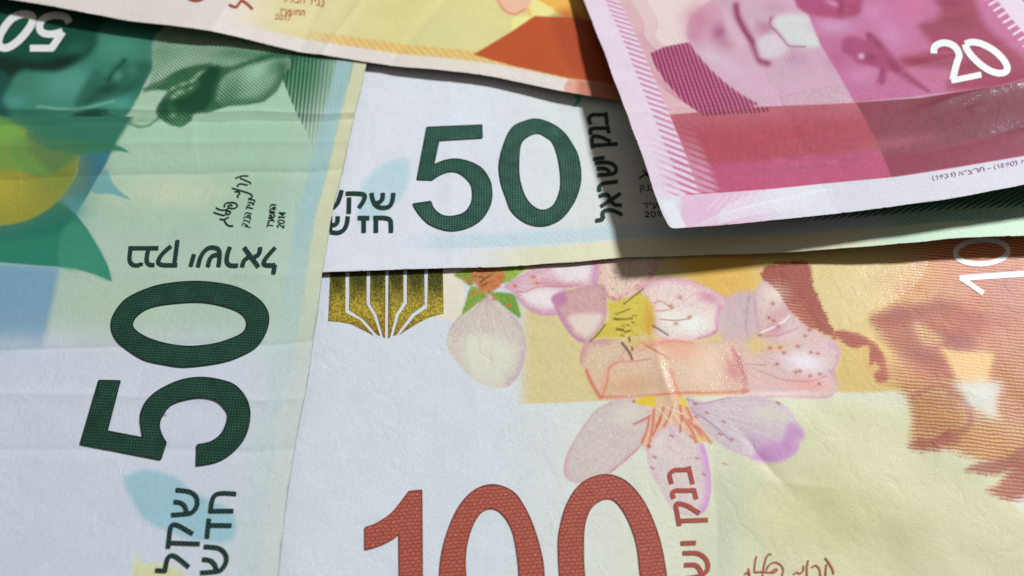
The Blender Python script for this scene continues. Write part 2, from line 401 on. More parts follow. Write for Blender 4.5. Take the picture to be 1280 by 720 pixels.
# stroke alphabet for the small print (x to the right, y up, height 1)
GL = {'ב': (.8, [[(0, 0), (.8, 0)], [(.05, .95), (.45, .95), (.65, .8), (.65, 0)]]),
 'נ': (.55, [[(0, 0), (.4, 0), (.5, .1), (.5, .85), (.2, .95)]]), 'ק': (.75, [[(0, .95), (.6, .95), (.7, .75), (.4, .1)], [(.12, .6), (.12, -.35)]]),
 'ה': (.72, [[(0, .95), (.55, .95), (.68, .8), (.68, 0)], [(.1, .6), (.1, 0)]]), 'ג': (.5, [[(.1, .95), (.4, .9), (.45, 0)], [(.42, .35), (0, 0)]]),
 'י': (.25, [[(0, .95), (.2, .9), (.22, .5)]]), 'ד': (.72, [[(0, .95), (.72, .95)], [(.55, .95), (.55, 0)]]),
 'ת': (.75, [[(0, 0), (.12, .05), (.12, .95)], [(.1, .95), (.5, .95), (.7, .8), (.7, 0)]]),
 'ש': (.95, [[(0, .95), (.08, 0), (.5, 0), (.9, .3), (.95, .95)], [(.48, .95), (.45, .5), (.08, .35)]]),
 'ע': (.68, [[(0, -.08), (.45, .1), (.65, .5), (.65, .95)], [(.1, .95), (.3, .15)]]), 'ר': (.62, [[(0, .95), (.45, .95), (.6, .8), (.6, 0)]]),
 'צ': (.72, [[(0, 0), (.6, 0), (.05, .95)], [(.7, .95), (.65, .6), (.38, .42)]]), 'א': (.8, [[(.05, .95), (.75, 0)], [(.72, .95), (.68, .6), (.5, .4)], [(.02, 0), (.08, .4), (.3, .6)]]),
 'ז': (.3, [[(0, .95), (.3, .95)], [(.15, .95), (.15, 0)]]), '"': (.25, [[(.02, 1), (.02, .68)], [(.22, 1), (.22, .68)]]), '-': (.4, [[(0, .45), (.4, .45)]]),
 '(': (.25, [[(.25, 1.1), (.05, .75), (.05, .2), (.25, -.15)]]), ')': (.25, [[(0, 1.1), (.2, .75), (.2, .2), (0, -.15)]]), ' ': (.3, []),
 '0': (.6, [[(.3, 1), (.55, .85), (.6, .5), (.55, .15), (.3, 0), (.05, .15), (0, .5), (.05, .85), (.3, 1)]]), '1': (.4, [[(.08, .75), (.32, 1)], [(.32, 1), (.32, 0)]]),
 '2': (.6, [[(.02, .75), (.1, .95), (.35, 1), (.55, .8), (.45, .5), (0, 0)], [(0, 0.03), (.6, 0.03)]]), '4': (.65, [[(.45, 0), (.45, 1)], [(.45, 1), (0, .3)], [(0, .3), (.65, .3)]]),
 '3': (.6, [[(.02, .85), (.3, 1), (.55, .8), (.3, .53)], [(.3, .53), (.6, .3), (.3, 0), (0, .15)]]), '7': (.55, [[(0, .97), (.55, .97)], [(.55, .97), (.2, 0)]]),
 '8': (.6, [[(.3, 1), (.52, .78), (.3, .53), (.08, .78), (.3, 1)], [(.3, .53), (.6, .27), (.3, 0), (0, .27), (.3, .53)]]),
 '9': (.6, [[(.55, .7), (.3, .45), (.03, .7), (.3, 1), (.57, .75), (.5, .3), (.2, 0)]])}
def small_text(txt, x, y, x2, y2, hgt, wd, flip=1):         # visual order, from (x,y) to (x2,y2); letters stand to the left of that line
    tot = sum(GL[c][0] + .22 for c in txt) - .22; d = np.array([x2 - x, y2 - y], float); L = np.hypot(*d); d /= L
    up = np.array([d[1], -d[0]]); k = L / tot; pos = 0; out = []
    for c in txt:
        wdt, st_ = GL[c]
        for s_ in st_: out.append(([tuple(np.array([x, y]) + d * (pos + a) * k + up * b * hgt) for a, b in s_], wd))
        pos += wdt + .22
    return out

# ------------------------------------------------------------------ relief of worn paper
def undulate(uv, seed, amp=0.014):
    return amp * (vnoise(uv, 3.1, seed) + 0.45 * vnoise(uv, 1.3, seed + 1) + 0.10 * vnoise(uv, 0.45, seed + 2))
def crease(uv, p, ang, amp, wid, lo=-99, hi=99):             # a fold line through p; it dies out beyond lo..hi along itself
    c, s_ = math.cos(math.radians(ang)), math.sin(math.radians(ang)); d = uv - np.asarray(p)
    t = d[:, 0] * c + d[:, 1] * s_; n = -d[:, 0] * s_ + d[:, 1] * c + 0.03 * vnoise(np.c_[t, t * 0], 0.5, 77)
    f = smooth((t - lo) / 0.8) * smooth((hi - t) / 0.8)
    return amp * np.exp(-np.sqrt(n * n + (0.25 * wid) ** 2) / wid) * f

# ------------------------------------------------------------------ setting: the table under the notes
def table():
    n = 40; x = np.linspace(-45, 45, n); g = np.array(np.meshgrid(x, x + 15, indexing='ij')).reshape(2, -1).T
    I = np.arange(n * n).reshape(n, n); F = np.stack([I[:-1, :-1], I[1:, :-1], I[1:, 1:], I[:-1, 1:]], -1).reshape(-1, 4)
    m, nt, b, lk = new_mat('dark_wood')
    co = nd(nt, 'ShaderNodeTexCoord').outputs['Object']
    wv = nd(nt, 'ShaderNodeTexWave', Scale=0.35, Distortion=6.0); wv.inputs['Detail'].default_value = 4; lk(co, wv.inputs['Vector'])
    lk(mix_col(nt, wv.outputs['Fac'], (0.035, 0.02, 0.012), (0.075, 0.045, 0.028)), b.inputs['Base Color']); b.inputs['Roughness'].default_value = 0.45
    o = mesh_obj('table_surface', np.c_[g, np.zeros(len(g))], F, m, None); o['kind'] = 'structure'
table()

def make_bow(loc, deg, zf, edges):
    """edges: list of (axis, traced points). axis 'v': the v=0 edge bends by dv(u); axis 'u': the u=0 edge bends by du(v)."""
    r = math.radians(deg); c, n = math.cos(r), math.sin(r); R = np.array([[c, -n], [n, c]]); tabs = {}
    for ax, px in edges:
        px = np.asarray(px, float); q = np.zeros((len(px), 2))
        for _ in range(6):
            z = zf(q * ([1, 0] if ax == 'v' else [0, 1])); q = (ray_to(px, z) - np.array(loc)) @ R
        k = 0 if ax == 'v' else 1; o = np.argsort(q[:, k]); t, d = q[o, k], q[o, 1 - k]
        tt = np.linspace(t[0], t[-1], 200); dd = np.interp(tt, t, d)
        ker = np.hanning(31); ker /= ker.sum(); dp = np.r_[2 * dd[0] - dd[15:0:-1], dd, 2 * dd[-1] - dd[-2:-17:-1]]
        tabs[ax] = (tt, np.convolve(dp, ker, 'valid'))
    def bow(uv):
        du = dv = 0.0
        if 'v' in tabs: dv = np.interp(uv[:, 0], *tabs['v'])
        if 'u' in tabs: du = np.interp(uv[:, 1], *tabs['u'])
        return du, dv
    return bow

W50, W100, W20, HH = 12.3, 12.9, 11.6, 6.3
GRP = 'banknotes overlapping on the table'

# ================================================================== lower 100 note
ridgeC = ((ray_to(np.array([[829., 468.]]), 0.06) - (-3.4, -0.45)) @ np.array([[math.cos(math.radians(4.8)), -math.sin(math.radians(4.8))], [math.sin(math.radians(4.8)), math.cos(math.radians(4.8))]]))[0]
def zC(uv):
    u, v = uv[:, 0], uv[:, 1]
    z = 0.035 + undulate(uv, 11, 0.008)
    z = z + crease(uv, ridgeC, 95, 0.021, 0.080, -0.75, 0.75)                         # shiny vertical ridge through the blossoms
    z = z + 0.020 * smooth((u - 5.4) / 1.2) * smooth((4.3 - v) / 1.2) * (vnoise(uv, 0.75, 41) + 0.35 * vnoise(uv, 0.33, 42))
    z = z + crease(uv, (6.55, 2.6), 118, -0.022, 0.07, -0.6, 0.8) + crease(uv, (7.1, 2.3), 170, 0.016, 0.08, -0.4, 0.9)
    z = z + crease(uv, (5.9, 2.5), 80, -0.010, 0.08, -1.3, 0.6) + crease(uv, (3.3, 3.2), 95, 0.004, 0.15, -2, 2)
    return z
nC = Note('banknote', 'orange 100 note lying lowest, with pink blossoms, gold book emblem and a brown engraved face', GRP, W100, HH, (-3.4, -0.45), 4.8, zC)

F1 = lambda p: T(540, 320, 4, p)
F2 = lambda p: T(690, 470, 4, p)
F3 = lambda p: T(800, 320, 4, p)
P1 = lambda p: T(960, 360, 4, p)
P2 = lambda p: T(960, 540, 4, p)
PET = dict(
 a=F1([(275, 200), (150, 290), (85, 370), (70, 430), (95, 490), (150, 560), (220, 625), (330, 660), (400, 640), (450, 560), (470, 450), (450, 360), (400, 290), (330, 230)]),
 b=F1([(400, 180), (440, 230), (500, 280), (570, 297), (640, 285), (610, 230), (690, 160), (820, 140), (840, 30), (780, 5), (600, 25), (480, 80), (360, 150)]),
 c=F1([(600, 210), (640, 185), (700, 170), (850, 140), (872, 230), (860, 330), (800, 410), (760, 435), (700, 400), (650, 330), (620, 270)]),
 d=F1([(835, 10), (835, 60), (850, 150), (890, 215), (960, 225), (1060, 165), (1110, 100), (1125, 10), (960, -10)]),
 e=F3([(10, 190), (60, 125), (150, 105), (250, 120), (340, 160), (410, 200), (425, 240), (392, 290), (385, 380), (300, 415), (200, 430), (100, 410), (50, 340), (50, 250)]),
 f=F1([(775, 430), (740, 520), (770, 580), (825, 700), (850, 712), (880, 640), (885, 560), (930, 530), (1000, 515), (980, 460), (930, 420)]),
 g=[(758, 460), (775, 450), (800, 428), (830, 424), (870, 428), (921, 428), (926, 450), (935, 490), (895, 491), (852, 493), (800, 496), (752, 498)],
 h=F3([(425, 215), (560, 180), (620, 125), (690, 180), (740, 260), (830, 350), (930, 400), (975, 430), (1000, 490), (970, 580), (990, 650), (960, 700), (900, 712), (700, 705), (545, 700), (500, 540), (425, 430), (390, 320)]),
 i=F2([(400, 110), (250, 150), (170, 230), (90, 360), (60, 450), (72, 510), (140, 535), (250, 510), (350, 440), (460, 330), (500, 200)]),
 j=F2([(490, 320), (580, 240), (700, 270), (760, 350), (790, 480), (790, 600), (745, 690), (620, 680), (540, 560), (495, 480), (475, 400)]),
 k=F2([(670, 110), (760, 130), (880, 108), (1000, 105), (1150, 140), (1220, 220), (1255, 280), (1240, 330), (1215, 390), (1120, 428), (1000, 412), (860, 350), (750, 250)]))

face_C = [spline(P1([(520, 140), (640, 60), (760, -40), (900, -200), (1500, -200), (1500, 900), (1215, 1065), (1050, 900), (900, 790), (740, 800), (690, 750), (735, 640), (690, 510), (560, 480), (420, 305), (330, 235)]), 6), spline(F3([(650, 30), (840, 20), (900, 230), (975, 400), (830, 345), (740, 265), (690, 190), (610, 105)]), 6)]
def paint_C(n, S, uv):
    p = Paint(S, uv, (202, 212, 224)); x, y = S[:, 0], S[:, 1]
    # ground tints running across the note
    p.mask(smooth((x - 560) / 330) * 0.9, (208, 214, 196))
    p.mask(smooth((x - 830) / 240) * smooth((y - 470) / 60) * 0.85, (198, 199, 162))
    p.blob(1010, 640, 130, 70, (198, 196, 150), 0.6); p.blob(1130, 640, 140, 80, (196, 195, 160), 0.5)
    p.blob(905, 660, 30, 90, (188, 198, 180), 0.7, 8)
    p.blob(1230, 560, 60, 40, (205, 210, 190), 0.6)
    p.poly([(545, 335), (575, 335), (580, 395), (560, 400), (545, 393)], (216, 215, 204), 3, 1)
    # pearl stripe
    line = np.interp(x, [640, 660, 1130, 1290], [506, 505, 485, 477])
    s_ = smooth((line - y) / 2.5 + 0.5)
    p.mask(s_ * smooth((x - 640) / 26), (206, 197, 150))
    p.mask(s_ * smooth((x - 860) / 90), (208, 188, 124))
    p.mask(s_ * smooth((440 - y) / 60) * smooth((x - 820) / 60) * smooth((960 - x) / 30), (212, 178, 84))
    p.mask(s_ * smooth((x - 1000) / 20) * smooth((450 - y) / 50), (206, 190, 134))
    p.grain([(640, 330), (1280, 330), (1280, 470), (660, 505)], 0.05, 1.3, 61)
    # brown portrait ------------------------------------------------------------
    BR = (168, 92, 72); p.cop = 1.0
    p.mask(s_ * smooth((x - 1090) / 110), (216, 164, 122), hatch=0.45)
    p.poly(P1([(1080, 330), (1300, 280), (1300, 730), (1150, 640), (1120, 470)]), (208, 168, 112), 10, 1, 0.75)
    p.poly(P2([(860, 0), (1300, -40), (1300, 90), (1200, 135), (1120, 145), (1040, 128), (960, 90), (890, 75)]), (212, 186, 122), 4, 1, 0.85)
    p.blob(1150, 372, 46, 30, (222, 196, 128), 0.8); p.blob(1215, 395, 70, 40, (208, 148, 112), 0.7, hatch=0.5)
    p.poly(P1([(350, 285), (440, 300), (520, 300), (560, 360), (560, 460), (620, 480), (690, 510), (345, 520), (318, 440), (355, 380)]), (204, 182, 112), 3)
    p.poly(F3([(650, 50), (835, 30), (860, 130), (900, 230), (975, 400), (955, 405), (880, 365), (830, 345), (740, 265), (690, 190), (610, 105)]), (166, 94, 74), 3, 1, 0.6, ragged=1.5)
    for k in range(16):
        t = k / 15; a = F3([(720 + 90 * t, 215 + 120 * t), (770 + 70 * t, 240 + 105 * t), (800 + 75 * t, 232 + 110 * t)])
        p.line(a, 1.0, (205, 150, 110), 0.7, 0.7)
    p.poly(P1([(150, 200), (215, 195), (225, 215), (170, 225)]), BR, 3, 0.4)
    p.poly(P1([(330, 215), (440, 228), (545, 285), (470, 290), (420, 300), (375, 270)]), (178, 104, 78), 3, 1, 0.6, ragged=0.8)
    p.poly(P1([(515, 270), (570, 320), (603, 455), (545, 470), (535, 430), (560, 400), (535, 375), (510, 380)]), (176, 102, 76), 3, 1, 0.4, ragged=1)
    p.line(P1([(330, 190), (322, 235), (345, 245)]), 1.2, (185, 120, 90), 0.7, 0.8)
    Q1 = lambda q: T(1000, 320, 4.5, q)
    Q2 = lambda q: T(1000, 470, 4.236, q)
    def c1(x0, y0, rx, ry, c, o=0.8, rot=0, hatch=None): p.blob(1000 + x0 / 4.5, 320 + y0 / 4.5, rx / 4.5, ry / 4.5, c, o, rot, hatch)
    c1(640, 190, 120, 50, (206, 158, 112), 0.8, 0, 0.25); c1(900, 170, 160, 60, (204, 152, 116), 0.8, 0, 0.3); c1(1150, 140, 160, 110, (192, 142, 132), 0.85, 0, 0.3); c1(1180, 330, 140, 120, (186, 122, 98), 0.7, 0, 0.45); c1(1120, 560, 160, 90, (202, 150, 108), 0.7, 0, 0.45); c1(470, 130, 90, 40, (204, 178, 118), 0.6, -15, 0.2)
    p.cop = 0.82
    p.poly(Q1([(410, 345), (480, 310), (560, 265), (680, 275), (790, 232), (870, 262), (990, 325), (1090, 360), (1010, 430), (965, 545), (890, 548), (800, 512), (720, 500), (680, 440), (640, 385), (540, 400), (450, 390)]), (176, 98, 66), 11, 0.95, 0.72, ragged=1.5)
    p.poly(Q1([(430, 365), (540, 345), (640, 390), (690, 480), (790, 520), (840, 600), (890, 680), (870, 760), (720, 720), (640, 640), (560, 560), (480, 470)]), (182, 112, 84), 12, 0.95, 0.66, ragged=1.5)
    c1(560, 345, 100, 40, (160, 82, 58), 0.9, -8, 0.8); c1(740, 290, 130, 24, (166, 92, 62), 0.85, -8, 0.7); c1(690, 560, 110, 45, (164, 94, 78), 0.9, 15, 0.75); c1(600, 450, 60, 50, (168, 104, 88), 0.7, 30, 0.3); c1(890, 480, 75, 45, (156, 76, 50), 0.95, 15, 0.75); c1(860, 390, 110, 30, (190, 124, 84), 0.7, 5, 0.35); c1(1010, 330, 80, 24, (178, 106, 82), 0.6, 20)
    c1(760, 360, 60, 26, (204, 150, 100), 0.5, 20, 0.3); c1(980, 430, 60, 40, (190, 122, 84), 0.6, 0, 0.45); c1(520, 420, 60, 30, (196, 138, 98), 0.5, 30, 0.45); c1(1080, 420, 90, 60, (196, 134, 96), 0.6, 0, 0.4); c1(620, 620, 70, 40, (198, 142, 100), 0.6, 30, 0.45)
    c1(830, 690, 60, 40, (176, 112, 88), 0.7, 20, 0.35); c1(680, 690, 90, 40, (200, 146, 100), 0.7, 0, 0.35)
    p.cop = 0.8
    p.line(P1([(500, 240), (550, 285), (600, 320), (650, 380), (700, 440)]), 5, (222, 192, 120), 4, 0.7)
    p.blob(1128, 468, 34, 14, (205, 150, 100), 0.7, 20, hatch=0.4)
    p.poly(P1([(735, 175), (800, 195), (850, 235), (875, 270), (800, 285), (755, 240)]), (222, 198, 132), 5)
    p.poly(P1([(865, 300), (960, 315), (1120, 325), (1115, 400), (1085, 480), (940, 480), (930, 430), (890, 350)]), (218, 196, 134), 5, 1, 0.1)
    p.poly(Q2([(540, 60), (680, 20), (830, 20), (880, 90), (1000, 190), (1130, 290), (1200, 400), (900, 420), (790, 370), (640, 390), (590, 330), (600, 180)]), (204, 172, 116), 8, 1, 0.55, ragged=2); p.poly(Q2([(600, 110), (740, 100), (840, 130), (850, 250), (780, 300), (640, 300), (605, 220)]), (190, 148, 84), 9, 0.95, 0.6)
    p.line(Q2([(800, 90), (870, 130), (905, 210), (880, 280), (790, 310), (720, 360)]), 8, (168, 98, 74), 4.5, 0.85, hatch=0.45); p.line(Q2([(600, 110), (700, 60), (820, 60)]), 6, (176, 112, 80), 4, 0.7, hatch=0.7); p.blob(1178, 518, 22, 9, (206, 168, 92), 0.6, 10, 0.4)
    p.poly(P1([(940, 475), (1160, 468), (1150, 560), (1135, 640), (1090, 640), (1000, 585), (975, 530)]), (198, 200, 198), 9, 1, 0)
    p.poly(Q2([(575, 375), (640, 325), (720, 335), (785, 290), (850, 345), (790, 372), (720, 388), (650, 394)]), (172, 106, 84), 6, 0.95, 0.75, ragged=1.5); p.line(Q2([(700, 345), (760, 310), (790, 290)]), 4, (160, 88, 70), 2.5, 0.8)
    p.poly(P2([(1050, 160), (1120, 140), (1200, 120), (1300, 60), (1300, 150), (1200, 195), (1115, 215), (1045, 200), (990, 190)]), (164, 88, 66), 5, 1, 0.6, ragged=1.5)
    p.poly(P2([(1300, 140), (1300, 310), (1215, 345), (1100, 295), (1150, 270), (1190, 215)]), (182, 112, 80), 6, 1, 0.75, ragged=1.5)
    for k in range(10): p.line(P2([(880 + 22 * k, 75 + 9 * k), (900 + 22 * k, 105 + 8 * k)]), 0.8, (170, 96, 74), 0.6, 0.7)
    p.poly(P2([(1215, 350), (1300, 310), (1300, 400)]), (212, 210, 210), 3, 0.8)
    p.cop = 1.0
    f_ = (inside(S, face_C[0]) | inside(S, face_C[1])); p.c[f_] = 0.8 * (p.c[f_] / 0.8) ** 1.12
    # blossoms ------------------------------------------------------------------
    BASE = dict(a=(609, 370), b=(625, 352), c=(760, 405), d=(775, 372), e=(815, 408), f=(785, 430), h=(936, 440), i=(812, 520), j=(838, 535), k=(862, 510))
    def petal(k, col, rim=None, rop=0.0, soft=1.2, g=0.10):
        col = tuple(int(c * m_) for c, m_ in zip(col, (0.965, 0.96, 0.95))); p.poly(PET[k], col, soft, 0.97, hatch=0)
        p.clip = spline(PET[k], 4)
        if rim: p.line(PET[k] + PET[k][:1], 9, rim, 7, rop * 0.55); p.line(PET[k] + PET[k][:1], 4, rim, 2.0, rop * 0.7, stip=0.7)
        p.grain(PET[k], g, 1.25, ord(k))
        if k in BASE:
            bx, by = BASE[k]; o = spline(PET[k], 4); dd = np.hypot(o[:, 0] - bx, o[:, 1] - by); far = np.where(dd > 0.55 * dd.max())[0]
            for t in far[::3]:
                ex, ey = o[t]; w1, w2 = math.sin(t * 3.7) * 2.2, math.sin(t * 5.1) * 1.6
                p.line([(bx, by), (bx + 0.4 * (ex - bx) + w1, by + 0.4 * (ey - by) + w2), (bx + 0.86 * (ex - bx), by + 0.86 * (ey - by))], 0.9, rim or (190, 150, 165), 0.7, 0.45)
    petal('a', (208, 205, 199)); p.poly(F1([(150, 420), (330, 400), (420, 480), (330, 640), (200, 600)]), (209, 214, 203), 10, 0.8)
    p.line(F1([(400, 290), (450, 365), (466, 450), (440, 560), (390, 635)]), 6, (190, 160, 190), 4, 0.7, stip=0.5)
    p.line(F1([(275, 200), (150, 290), (85, 370)]), 2, (190, 140, 160), 1.2, 0.7, stip=0.5)
    for q in (((280, 210), (283, 300)), ((250, 240), (215, 330)), ((310, 240), (360, 320)), ((180, 350), (160, 480)), ((300, 330), (300, 520))): p.line(F1(q), 1.5, (200, 190, 186), 1.5, 0.6)
    petal('b', (218, 192, 206), (194, 146, 176), 0.45)
    p.poly(F1([(450, 195), (540, 168), (640, 170), (600, 215), (620, 250), (560, 258), (490, 235)]), (222, 222, 228), 5, 0.8); p.poly(F1([(600, 60), (720, 40), (800, 45), (770, 120), (680, 130)]), (222, 222, 230), 6, 0.75)
    p.line(F1([(420, 215), (480, 275), (570, 297), (625, 288)]), 9, (190, 142, 178), 5, 0.7, stip=0.5); p.line(F1([(560, 130), (650, 145), (740, 140)]), 5, (196, 130, 160), 4, 0.7, stip=0.5)
    p.line(F1([(820, 20), (815, 135)]), 9, (190, 130, 174), 5, 0.8, stip=0.4); p.line(F1([(420, 178), (470, 178), (530, 155), (690, 152)]), 1.3, (186, 120, 130), 0.8, 0.8)
    petal('d', (224, 206, 196), (198, 130, 140), 0.35); p.line(F1([(855, 165), (880, 210), (950, 222)]), 5, (190, 96, 84), 3, 0.8, stip=0.5)
    p.line(F1([(1040, 160), (1100, 120), (1115, 60)]), 8, (200, 130, 160), 5, 0.7, stip=0.5)
    petal('c', (206, 172, 176), (186, 130, 172), 0.45); p.poly(F1([(690, 300), (790, 285), (850, 300), (835, 345), (780, 405), (730, 385), (700, 350)]), (222, 216, 208), 5, 0.75)
    p.poly(F1([(600, 205), (655, 178), (675, 210), (665, 245), (625, 250)]), (184, 124, 172), 4, 0.8); p.line(F1([(620, 270), (650, 330), (700, 400), (755, 432)]), 7, (184, 128, 174), 4, 0.8, stip=0.4)
    petal('h', (212, 190, 192), (192, 140, 170), 0.4, 2, 0.08)
    p.poly(F3([(425, 215), (560, 185), (590, 330), (560, 460), (500, 520), (425, 430), (395, 320)]), (194, 174, 180), 8, 0.9)
    p.line(F3([(575, 190), (580, 290), (600, 400)]), 3, (170, 130, 160), 2.0, 0.5, stip=0.6); p.line(F3([(545, 200), (530, 330), (545, 430)]), 2, (160, 130, 165), 2, 0.6, stip=0.6)
    p.blob(968, 368, 16, 12, (220, 208, 200), 0.8); p.blob(1005, 452, 26, 12, (222, 220, 232), 0.9, 8); p.blob(985, 415, 14, 10, (214, 198, 206), 0.7)
    p.blob(968, 412, 16, 9, (190, 128, 148), 0.7, -15); p.blob(975, 392, 16, 7, (196, 140, 152), 0.5, -20)
    p.blob(1008, 481, 26, 9, (218, 160, 156), 0.85, 3); p.blob(955, 478, 20, 12, (208, 178, 176), 0.7); p.blob(960, 492, 60, 3.5, (222, 206, 208), 0.8)
    p.blob(944, 432, 14, 12, (206, 190, 104), 0.9); p.blob(972, 434, 14, 5, (214, 180, 130), 0.8)
    p.line(F3([(620, 400), (700, 395), (790, 360)]), 2, (186, 130, 140), 1.5, 0.7); p.line(F3([(600, 385), (700, 340), (745, 300)]), 2.5, (230, 222, 226), 1.2, 0.8)
    p.line(F3([(960, 440), (998, 490), (975, 570), (940, 590)]), 6, (196, 150, 184), 4, 0.7, stip=0.6)
    p.line(F3([(560, 560), (640, 590), (720, 620), (850, 625), (930, 600)]), 1.6, (186, 120, 128), 1.2, 0.7); p.line(F3([(520, 540), (630, 545)]), 1.5, (170, 100, 80), 1, 0.7)
    petal('e', (228, 212, 214), (194, 142, 170), 0.5); p.blob(862, 404, 26, 14, (230, 234, 226), 0.95); p.blob(832, 395, 14, 12, (228, 226, 218), 0.8)
    p.blob(886, 372, 16, 7, (196, 130, 160), 0.8, 18); p.line(F3([(60, 125), (150, 105), (300, 140)]), 9, (206, 150, 172), 5, 0.7, stip=0.5)
    p.line(F3([(388, 375), (340, 402), (295, 415)]), 5, (190, 120, 160), 2.5, 0.8); p.line(F3([(400, 250), (388, 320), (388, 370)]), 6, (200, 140, 172), 3, 0.7)
    for q, c in ((((100, 316), (180, 322), (248, 312)), (186, 120, 104)), (((70, 235), (110, 228), (160, 262)), (190, 140, 110)), (((80, 275), (130, 272), (170, 260)), (190, 140, 110))): p.line(F3(q), 1.6, c, 0.9, 0.85)
    for q in ((200, 208), (180, 338), (155, 250), (248, 305)): p.blob(800 + q[0] / 4, 320 + q[1] / 4, 3.2, 2.6, (178, 128, 92), 0.9)
    petal('f', (216, 198, 174), (196, 150, 170), 0.35); p.line(F1([(742, 520), (760, 470), (790, 430), (880, 425)]), 7, (192, 134, 160), 5, 0.75, stip=0.6)
    petal('g', (220, 196, 178), (208, 146, 126), 0.35, g=0.12); p.blob(892, 458, 40, 26, (226, 200, 182), 0.9); p.blob(788, 482, 38, 16, (206, 168, 132), 0.85); p.blob(852, 440, 24, 12, (224, 178, 150), 0.8); p.blob(835, 430, 30, 6, (218, 166, 140), 0.7)
    p.blob(917, 462, 13, 20, (196, 128, 134), 0.75, -10); p.line(F3([(465, 470), (510, 560), (530, 690)]), 5, (184, 96, 130), 3, 0.75, stip=0.5)
    p.clip = None
    p.line([(752, 496), (800, 495), (852, 491), (895, 491), (936, 488)], 3, (206, 122, 96), 1.8, 0.8); p.line(F1([(772, 575), (800, 640), (842, 708)]), 4.5, (202, 116, 90), 2, 0.85)
    p.line(F1([(885, 560), (872, 640), (850, 710)]), 3, (206, 130, 100), 1.8, 0.8); p.line(F1([(885, 560), (930, 530), (1000, 528), (1090, 515)]), 1.8, (196, 130, 110), 1.2, 0.8)
    p.line(F1([(1195, 570), (1215, 640), (1240, 705)]), 4, (208, 126, 90), 2.5, 0.7); p.line(F3([(0, 470), (80, 440), (150, 425), (260, 436)]), 3, (206, 128, 104), 2, 0.6, stip=0.5)
    for k in range(9): p.line(F1([(1030 + 12 * k, 425 + 7 * k), (1080 + 14 * k, 445 + 9 * k)]), 1.1, (192, 120, 96), 0.8, 0.6)
    p.clip = None
    # yellow heart of the middle blossom
    p.poly(F1([(875, 235), (960, 215), (1060, 190), (1105, 260), (1108, 370), (1040, 395), (960, 405), (860, 412), (812, 412), (860, 350), (890, 300)]), (200, 188, 74), 2.5, ragged=2.5)
    p.grain(F1([(875, 235), (1060, 190), (1108, 370), (812, 412)]), 0.10, 1.4, 90); p.blob(812, 402, 8, 18, (206, 156, 58), 0.85)
    p.blob(793, 428, 12, 9, (206, 176, 110), 0.7)
    DB = (112, 82, 46)
    for q, wd in ((((910, 312), (960, 316), (1000, 312)), 2.6), (((918, 292), (990, 264)), 1.8), (((925, 366), (955, 370)), 4), (((965, 380), (990, 374)), 3), (((945, 395), (960, 400)), 2), (((975, 345), (985, 348)), 2), (((1000, 330), (1010, 335)), 2), (((950, 348), (960, 352)), 1.5),
                  (((985, 408), (988, 425)), 3.4), (((950, 435), (985, 480), (1000, 515)), 4), (((1000, 455), (1003, 470)), 3), (((915, 318), (935, 320)), 2), (((1000, 300), (1020, 298)), 1.5)): p.line(F1(q), wd * 0.85, DB, 0.9, 0.85)
    for q, wd, c in ((((960, 240), (1010, 200), (1055, 165)), 1.8, (110, 110, 60)), (((865, 345), (830, 390), (790, 428)), 2, (96, 96, 50)), (((1105, 350), (1140, 370), (1180, 395)), 2.2, (70, 110, 80))): p.line(F1(q), wd, c, 0.8, 0.9)
    for q in range(46):                                    # stipple on the two upper petals
        a, b_ = (math.sin(q * 12.9) * 43758.5) % 1, (math.sin(q * 78.2) * 12543.3) % 1
        p.blob(748 + 70 * a, 327 + 52 * b_ * (1 - 0.3 * a), 0.8, 0.8, (96, 70, 70), 0.75)
    # sepals and heart of the left blossom
    for q, c in (([(200, 150), (275, 195), (220, 240), (152, 292), (168, 225)], (134, 164, 74)), ([(290, 185), (400, 188), (430, 240), (442, 308), (400, 285), (340, 235)], (116, 160, 66)),
                 ([(110, 90), (220, 60), (200, 150), (150, 120)], (136, 156, 72)), ([(330, 70), (470, 40), (440, 90), (370, 135), (330, 120)], (150, 178, 78))): p.poly(F1(q), c, 2); p.grain(F1(q), 0.30, 1.5, 12, (1, .7, 1))
    p.poly(F1([(200, 70), (330, 55), (365, 110), (300, 185), (270, 190), (215, 140)]), (186, 134, 84), 3); p.grain(F1([(200, 70), (330, 55), (365, 110), (270, 190)]), 0.3, 1.5, 13)
    for q in ((180, 125), (212, 185), (300, 130), (340, 110), (385, 245), (310, 215), (505, 105), (525, 135), (415, 150), (250, 160), (330, 150)): p.blob(540 + q[0] / 4, 320 + q[1] / 4, 3.4, 2.4, (206, 104, 48), 0.9)
    for q in (((215, 100), (260, 110)), ((240, 130), (300, 90)), ((230, 80), (290, 75)), ((250, 150), (280, 130))): p.line(F1(q), 1.6, (120, 60, 50), 1, 0.8)
    # bottom blossom
    petal('i', (206, 200, 200), (200, 160, 176), 0.55); p.line(F2([(75, 500), (62, 440), (90, 360)]), 5, (202, 160, 180), 4, 0.7); p.line(F2([(290, 480), (400, 390), (470, 320)]), 2.4, (196, 130, 150), 1.5, 0.8, stip=0.4)
    p.blob(790, 515, 26, 16, (208, 204, 196), 0.8, -25)
    petal('k', (206, 198, 208), (190, 150, 190), 0.4, 2); p.poly(F2([(1185, 235), (1255, 278), (1252, 318), (1225, 320), (1222, 372), (1130, 430), (1000, 415), (1060, 350), (1150, 320)]), (184, 126, 188), 6, 0.75)
    p.blob(960, 556, 26, 10, (196, 150, 200), 0.6, 20); p.blob(962, 518, 22, 10, (204, 200, 190), 0.8)
    for q in (((1005, 290), (1015, 350), (1025, 410)), ((1160, 330), (1190, 370)), ((1120, 360), (1150, 400))): p.line(F2(q), 1, (168, 120, 175), 0.8, 0.7)
